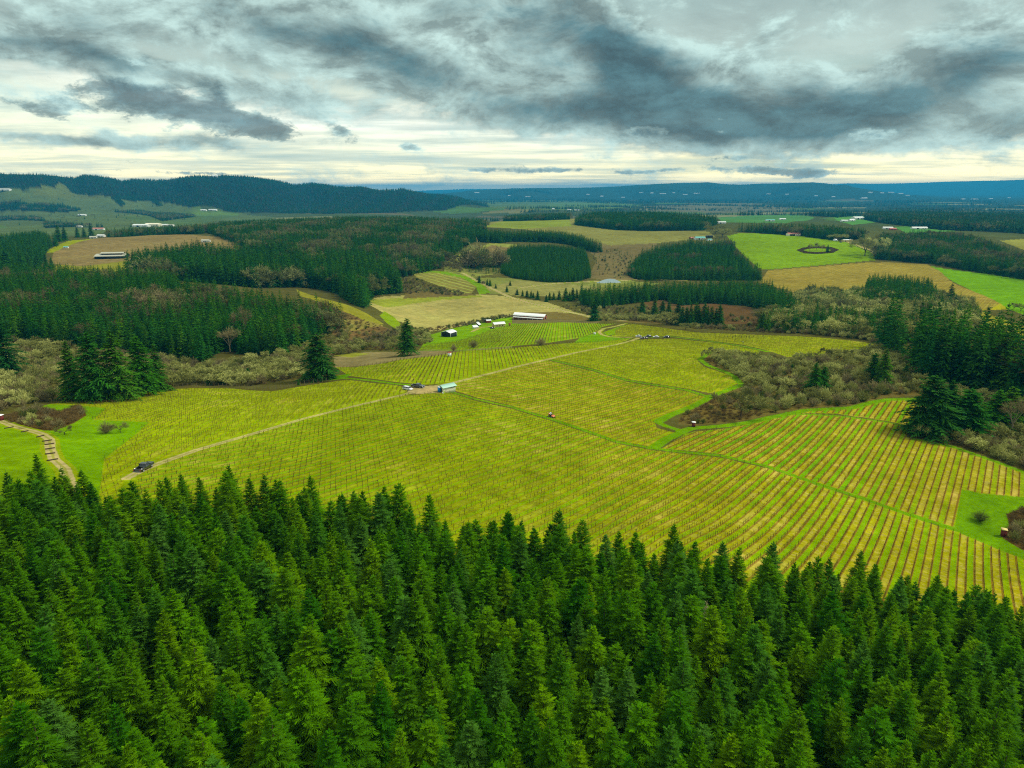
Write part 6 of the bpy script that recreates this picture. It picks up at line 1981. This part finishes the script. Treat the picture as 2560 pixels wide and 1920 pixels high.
# ------------------------------------------------------------------ single trees, logs, fence, pond
def build_singles(P):
    specs = []
    F, O, B, S = 'fir', 'oak', 'bare', 'shrub'
    big = [(690, 821, 722, 'broad dark fir standing alone at the left rim of the vineyard', 1.35), (880, 768, 690, 'dark fir standing alone where the brook meets the vineyard', 1.0),
           (160, 864, 738, 'dark fir at the left side of the clump above the bramble mound', 1.0), (208, 867, 722, 'second dark fir of the clump above the bramble mound', 0.95), (258, 864, 716, 'tallest dark fir of the clump above the bramble mound', 1.0),
           (312, 853, 728, 'fourth dark fir of the clump above the bramble mound', 0.95), (345, 845, 745, 'dark fir at the right side of the clump above the bramble mound', 0.95), (14, 815, 692, 'green fir at the left edge of the picture', 1.0),
           (1283, 693, 650, 'dark fir standing alone beside the bend of the crest road', 1.15), (1387, 677, 648, 'small fir on the brown clearing, leftmost of the loose group', 1.0), (1413, 684, 641, 'tall slim fir on the brown clearing', 0.9),
           (1431, 683, 650, 'fir in the middle of the pair on the brown clearing', 0.9), (1444, 684, 650, 'fir at the right of the pair on the brown clearing', 0.9), (1646, 714, 676, 'fir at the right end of the brown clearing', 1.1),
           (2004, 938, 812, 'large ragged fir in front of the right hand wood', 1.5), (2042, 934, 822, 'ragged fir leaning beside the large one on the right', 1.5), (2086, 936, 840, 'fir with bare trunk in the row at the right edge', 1.7),
           (2146, 926, 842, 'bushy fir in the row at the right edge', 1.7), (2172, 922, 836, 'taller fir behind the bushy one at the right edge', 1.4), (2206, 920, 848, 'fir cut by the right edge of the picture', 1.5),
           (1757, 851, 784, 'dark fir in the middle of the thicket', 1.15), (1775, 846, 792, 'smaller dark fir beside the one in the middle of the thicket', 1.1), (1904, 833, 754, 'tall dark fir at the right of the thicket', 1.1), (1884, 826, 764, 'dark fir just left of the tall one in the thicket', 1.0),
           (1954, 818, 787, 'small dark fir at the right end of the thicket', 1.1), (1711, 803, 786, 'small dark fir at the top of the thicket', 1.1), (2051, 662, 614, 'dark fir standing above the oaks near the right edge', 1.1),
           (1787, 545.5, 529, 'small fir beside the round hedge on the bright green meadow', 1.2),
           (128, 522, 487, 'tall slim fir, left of the three before the brown hill', 0.9), (141, 521, 492, 'tall slim fir, middle of the three before the brown hill', 0.9), (168, 513, 489, 'fir left of the valley shed', 1.0), (183, 513, 492, 'broad fir behind the valley shed', 1.2), (198, 512, 484, 'tall fir close to the white roofed shed on the brown hill', 0.9),
           (18, 592, 540, 'tall fir above the left wood at the left edge', 1.0), (48, 584, 545, 'second tall fir above the left wood near the left edge', 1.0), (82, 580, 552, 'ragged fir above the left wood, left of a close pair', 1.1), (100, 577, 547, 'taller fir of the close pair above the left wood', 0.8), (113, 582, 557, 'shorter bare sided fir of the close pair above the left wood', 0.8),
           (568, 818, 800, 'small fir in the pale brush left of the broad dark fir', 1.2), (645, 832, 820, 'very small fir in the brush just left of the broad dark fir', 1.2), (478, 830, 806, 'small fir in the pale brush below the left wood', 1.2), (452, 832, 810, 'second small fir in the pale brush below the left wood', 1.2), (536, 815, 795, 'dark green young tree in the brush below the left wood', 1.4)]
    for k in range(11):
        g = np.random.default_rng(60 + k)
        big.append((1464 + k * 9.0 + g.uniform(-2, 2), 703 + g.uniform(-2, 1), 660 + g.uniform(-6, 8), None, 0.85))
    lane = [(1117, 637, 624), (1129, 640, 627), (1138.5, 642, 627), (1147, 644, 628), (1152, 644, 632), (1161.5, 647, 628), (1180, 652, 637), (1187, 648, 631), (1196, 648, 632), (1208, 647, 628), (1222, 650, 622), (1230, 650, 630), (1237, 648, 622),
            (1246, 644, 624), (1257, 644, 624), (1263, 646, 623), (1271, 646, 623), (1280, 646, 626), (1035.5, 611, 596), (1052.5, 616, 603), (1058.5, 618, 604), (1071, 623, 613), (1095, 631, 618), (1102, 617, 606)]
    protos = []
    for k in range(4):
        H = 24.0
        cr = fir_crown(700 + k, H, (6.4, 7.2, 6.0, 7.6)[k], 30, 9, 7, 0.55, ragged=0.36, power=(0.72, 0.62, 0.8, 0.66)[k], low=(0.05, 0.10, 0.06, 0.16)[k], droop=0.32, up=36, gap=0.10)
        e = bpy.data.objects.new('fir_tree', None); C.objects.link(e)
        o = link('crown', cr.mesh('crown'), M_DARKFIR, e); t = link('trunk', fir_trunk(H).mesh('trunk'), M_BARK, e)
        protos.append([e, H, False])

    def put(lst, u, vb, vt, label, cat, wide=1.0, group=None, seed=0):
        p = spot(u, vb)
        _, _, d = project(p[0], p[1], p[2])
        h = (vb - vt) * d / FPX / math.cos(PITCH) * 1.0
        k = int(seed) % len(lst)
        e, H, used = lst[k]
        if used:
            e2 = copy_tree(e)
        else:
            e2 = e; lst[k][2] = True
        s = h / H
        e2.location = p
        e2.rotation_euler = (0, 0, (seed * 2.399) % 6.283)
        e2.scale = (s * wide, s * wide, s)
        for key in ('label', 'category', 'group'):
            if key in e2: del e2[key]
        tag(e2, label, cat, group)
        return e2

    for i, (u, vb, vt, lab, wd) in enumerate(big):
        put(protos, u, vb, vt, lab or 'fir with bare lower trunk in the small grove behind the far hedge', 'fir tree', wd * 1.05, None if lab else 'firs of the small grove behind the far hedge', i * 3 + (0 if wd < 1.2 else 1))
    for i, (u, vb, vt) in enumerate(lane):
        put(protos, u, vb, vt, 'small cone shaped conifer in the line along the valley lane', 'conifer', 1.25, 'small conifers along the valley lane', i * 2)
    # leafless and lichened trees
    op, bp, sp = [], [], []
    for k in range(3):
        for (lst, sd_, H, spread, mat, wmat, per, ln, wd) in ((op, 800, 12.0, 1.15, M_LICHEN, M_BARK, 26, 0.085, 0.016), (bp, 830, 14.0, 0.75, M_TWIG, M_PALEBARK, 20, 0.11, 0.010)):
            w, tips = limbs(sd_ + k, H, spread, 7, 3)
            e = bpy.data.objects.new('bare_tree' if lst is bp else 'oak_tree', None); C.objects.link(e)
            link('crown', twig_crown(sd_ + k, H, tips, per, ln, wd, 0.05).mesh('crown'), mat, e)
            link('trunk', w.mesh('trunk'), wmat, e)
            lst.append([e, H, False])
    for k in range(3):
        e = bpy.data.objects.new('bush', None); C.objects.link(e)
        link('stems', shrub(860 + k, 3.2, 1.9, 260, 0.016).mesh('stems'), (M_TWIG, M_SHRUB, M_TWIG)[k], e)
        sp.append([e, 3.2, False])
    put(bp, 346, 690, 632, 'big tan leafless tree in the dark fir wood on the left', 'bare tree', 1.3, None, 0)
    put(bp, 341, 700, 664, 'small white leafless tree just below the big tan one', 'bare tree', 0.8, None, 1)
    put(bp, 283, 672, 628, 'wide tan leafless tree left of the big one in the fir wood', 'bare tree', 1.8, None, 2)
    put(bp, 497, 760, 712, 'leafless tree at the foot of the left wood', 'bare tree', 1.0, None, 2)
    put(bp, 527, 740, 668, 'slim pale leafless tree among the firs at the right of the left wood', 'bare tree', 0.7, None, 0)
    put(bp, 189, 745, 700, 'brown leafless tree under the left wood beside the fir clump', 'bare tree', 1.3, None, 1)
    put(bp, 2184, 938, 865, 'leafless forked tree between firs at the right edge', 'bare tree', 0.9, None, 2)
    put(op, 260, 934, 909, 'small leafless tree on the green slope, right of the dark bush', 'small tree', 1.0, None, 0)
    put(op, 140, 939, 916, 'small leaning tree at the rim of the bramble mound', 'small tree', 1.1, None, 1)
    put(op, 72, 924, 892, 'pale lichened tree with dark heart in the bramble mound', 'small tree', 0.8, None, 2)
    put(op, 1560, 512, 490, 'round grey tree above the teal roofed farmhouse', 'oak tree', 1.3, None, 0)
    put(op, 1545, 505, 484, 'wide grey tree left of the round one above the farmhouse', 'oak tree', 1.6, None, 1)
    put(op, 1868, 553, 516, 'big round oak at the bend of the farm track', 'oak tree', 1.2, None, 2)
    put(op, 1893, 548, 508, 'spreading grey oak behind the bend of the farm track', 'oak tree', 1.1, None, 1)
    put(op, 1810, 520, 503, 'wide grey tree behind the white dome', 'oak tree', 1.9, None, 0)
    put(op, 1600, 902, 848, 'large round brown bush tree at the near end of the thicket', 'bush', 1.3, None, 2)
    put(op, 1440, 702, 668, 'pale oak at the hedge below the brown clearing', 'oak tree', 1.2, None, 0)
    put(op, 1481, 712, 696, 'round pale bush in the far hedge', 'bush', 1.3, None, 1)
    put(op, 2190, 668, 655, 'olive tree at the corner of the bright green field on the right', 'oak tree', 1.3, None, 2)
    put(op, 2205, 672, 652, 'green tree cut by the right edge beside the bright field', 'oak tree', 1.3, None, 0)
    put(sp, 230, 936, 907, 'dark fan shaped bush on the green slope by the bramble mound', 'bush', 1.0, None, 0)
    put(sp, 1023, 751, 733, 'round grey bush between the vine block and the black barn', 'bush', 1.1, None, 2)
    put(sp, 980, 758, 741, 'small grey bush left of the round one below the black barn', 'bush', 0.8, None, 0)
    put(sp, 1168, 746, 727, 'tall grey bush on the grass strip between two vine blocks', 'bush', 1.2, None, 2)
    put(sp, 2117, 1127, 1100, 'dark green bush alone on the grass patch at the right', 'bush', 1.2, None, 1)
    put(bp, 1749, 543, 528, 'bare poplar inside the round hedge, left one', 'bare tree', 0.8, None, 0)
    put(bp, 1763, 542, 526, 'bare poplar inside the round hedge, middle one', 'bare tree', 0.7, None, 1)
    put(bp, 1776, 542, 530, 'bare poplar inside the round hedge, right one', 'bare tree', 0.8, None, 2)
    # round hedge on the bright meadow
    outer = outline([(1721, 541), (1735, 535.5), (1766, 533), (1797, 535), (1812, 540), (1800, 546), (1768, 549), (1738, 547.5)])
    inner = outline([(1734, 541), (1745, 537.5), (1766, 536), (1788, 537.5), (1798, 540.5), (1788, 544), (1766, 545.5), (1745, 544.5)])
    xyz = scatter(outer, 1.7, 31, keepouts=[inner])
    stuff('round_hedge', 'round dark hedge ringing a hollow on the bright green meadow', 'hedge', xyz, np.random.default_rng(1).uniform(0.9, 1.5, len(xyz)), P['bramble'], seed=31)
    # a dead young fir in the plantation
    p = spot(1525, 1300, 13.0)
    e = root('dead_tree', 'pale dead fir top standing among the green plantation firs', 'dead tree', p, 0)
    A = Acc(); A.tube((0, 0, -0.3), (0.1, 0, 7), 0.14, 0.09, 6); A.tube((0.1, 0, 7), (0.2, 0.05, 13.2), 0.09, 0.02, 6); part('trunk', A, M_PALEBARK, e)
    g = np.random.default_rng(5); A = Acc(); B_, D_, L_ = [], [], []
    for k in range(240):
        z = g.uniform(4, 13); a = g.uniform(0, 6.28)
        B_.append((0.12, 0.02, z)); D_.append((math.cos(a), math.sin(a), g.normal(-0.1, 0.25))); L_.append(0.35 + 0.09 * (13.5 - z) * g.uniform(0.4, 1.2))
    A.cards(B_, D_, g.normal(0, 1, (240, 3)), L_, np.full(240, 0.07), tip=0.4); part('branches', A, M_PALEBARK, e)
    # logs laid across the path
    logs = [((10, 926), (29, 922.7)), ((46, 934), (61, 931)), ((79, 945), (95, 941)), ((92, 954), (112, 951)), ((97, 961.5), (117, 958.3)), ((98.5, 971), (118, 968)), ((97.6, 981.8), (119, 979)), ((101.5, 996), (125, 992))]
    names = ['farthest left, first', 'second', 'third', 'fourth', 'fifth', 'sixth', 'seventh', 'nearest, last']
    for k, (a, b_) in enumerate(logs):
        p, q = spot(*a), spot(*b_)
        c = (p + q) / 2
        A = Acc(); A.tube(p - c + (0, 0, 0.12), q - c + (0, 0, 0.12), 0.19, 0.17, 9)
        A.add([tuple(p - c + (0.05, 0.06, 0.30)), tuple(p - c + (0.3, 0.1, 0.28)), tuple(p - c + (0.2, 0.05, 0.34))], [(0, 1, 2)])
        o = link('log', A.mesh('log'), M_LOG)
        o.location = c
        tag(o, 'weathered log across the path, %s along the way down' % names[k], 'log', 'logs laid across the path')
    # deer fence behind the left vineyard
    line = outline([(112, 871), (160, 865), (250, 852), (325, 841), (425, 836), (500, 837), (540, 841), (590, 843), (653, 832), (706, 825)], closed=False, step=20)
    e = root('fence', 'long wire fence on posts along the top of the left vineyard', 'fence', (line[0][0], line[0][1], float(ground_z(line[:1, 0], line[:1, 1])[0])), 0)
    o0 = np.array(e.location)
    dist = np.r_[0, np.cumsum(np.hypot(*np.diff(line, axis=0).T))]
    n = 70
    px = np.interp(np.linspace(0, dist[-1], n), dist, line[:, 0]); py = np.interp(np.linspace(0, dist[-1], n), dist, line[:, 1]); pz = ground_z(px, py)
    pm = None
    W_ = Acc()
    for i in range(n):
        if pm is None:
            A = Acc(); A.tube((0, 0, -0.3), (0, 0, 2.1), 0.085, 0.075, 6); pm = A.mesh('post'); pm.materials.append(M_WOODPOST)
        o = link('post', pm, None, e); o.location = Vector((px[i], py[i], pz[i])) - Vector(o0)
        if i:
            for zz in (0.5, 1.0, 1.5, 2.0):
                W_.tube(np.array([px[i - 1], py[i - 1], pz[i - 1] + zz]) - o0, np.array([px[i], py[i], pz[i] + zz]) - o0, 0.012, 0.012, 3)
    part('wire', W_, M_WIRE, e)
    # pond
    rim = outline([(1288, 611.5), (1295, 608.5), (1303, 605), (1311, 603), (1319, 602.2), (1328, 603.5), (1336, 607), (1341, 610), (1332, 611.5), (1318, 611), (1304, 612)], step=4)
    z = float(np.percentile(ground_z(rim[:, 0], rim[:, 1]), 75)) + 0.3
    A = Acc()
    c = rim.mean(0)
    A.add(np.r_[np.c_[rim, np.full(len(rim), z)], [[c[0], c[1], z]]], [(i, (i + 1) % len(rim), len(rim)) for i in range(len(rim))])
    A.add(np.r_[np.c_[rim, np.full(len(rim), z)], np.c_[rim + (rim - c) * 0.06, np.full(len(rim), z - 4.0)]], [(i, (i + 1) % len(rim), len(rim) + (i + 1) % len(rim), len(rim) + i) for i in range(len(rim))])
    m, b, p = material('pond_water', 0.05, 0.5)
    p.inputs['Base Color'].default_value = (0.42, 0.50, 0.46, 1)  # pale base puts part of the sky's reflection into the water colour
    nz = b.noise(b.node('ShaderNodeTexCoord').outputs['Object'], 0.6, 3, 0.5)
    bp_ = b.node('ShaderNodeBump'); bp_.inputs['Strength'].default_value = 0.03
    b.t.links.new(nz, bp_.inputs['Height']); b.t.links.new(bp_.outputs[0], p.inputs['Normal'])
    tag(link('pond', A.mesh('pond'), m), None, None, None, 'structure')


def build_far_belts(P):
    """hedgerows, orchards and woods dotted over the plain"""
    g = np.random.default_rng(40)
    allp = []
    for k in range(230):
        az = g.uniform(-40, 40)
        d = 3600 * (14000 / 3600) ** g.uniform(0, 1) ** 0.8
        if az < 2 and d < 7500: continue
        if az > 8 and d < 4200: continue
        L, Wd = g.uniform(80, 620) * (d / 6000) ** 0.4, g.uniform(25, 110) * (d / 6000) ** 0.3
        n = int(L * Wd / (15 * 15) * (0.8 if d < 7000 else 0.55))
        t = R(az) + R(90) + g.normal(0, 0.35)
        a, b_ = g.uniform(-L, L, n), g.normal(0, Wd * 0.6, n)
        cx, cy = d * math.sin(R(az)), d * math.cos(R(az))
        allp.append(np.c_[cx + a * math.sin(t) + b_ * math.cos(t), cy + a * math.cos(t) - b_ * math.sin(t)])
    xy = np.concatenate(allp)
    xyz = np.c_[xy, ground_z(xy[:, 0], xy[:, 1])]
    sc = g.uniform(0.8, 1.35, len(xy)) * np.clip(np.hypot(xy[:, 0], xy[:, 1]) / 7000, 1, 1.6)
    stuff('far_wood', 'dark belts of trees scattered over the far blue plain', 'wood', xyz, sc, P['fargreen'] + P['faroak'][2:3], seed=41)
    # loose trees standing on the far left pastures
    pasture = outline([(0, 440), (60, 420), (150, 405), (240, 428), (330, 445), (420, 458), (420, 475), (300, 490), (100, 495), (0, 490)], dmax=7000)
    xyz = scatter(pasture, 95, 55, keep=0.55)
    stuff('far_wood', 'single trees dotted over the far left pastures', 'trees', xyz, g.uniform(0.5, 1.0, len(xyz)), P['fargreen'] + P['faroak'], seed=56)


# ------------------------------------------------------------------ build it all
build_ground()
PLANTS = build_prototypes()
build_front_firs(PLANTS)
build_woods(PLANTS)
build_far_belts(PLANTS)
build_vines()
build_buildings()
build_vehicles()
build_singles(PLANTS)
build_haze()
bpy.context.view_layer.update()
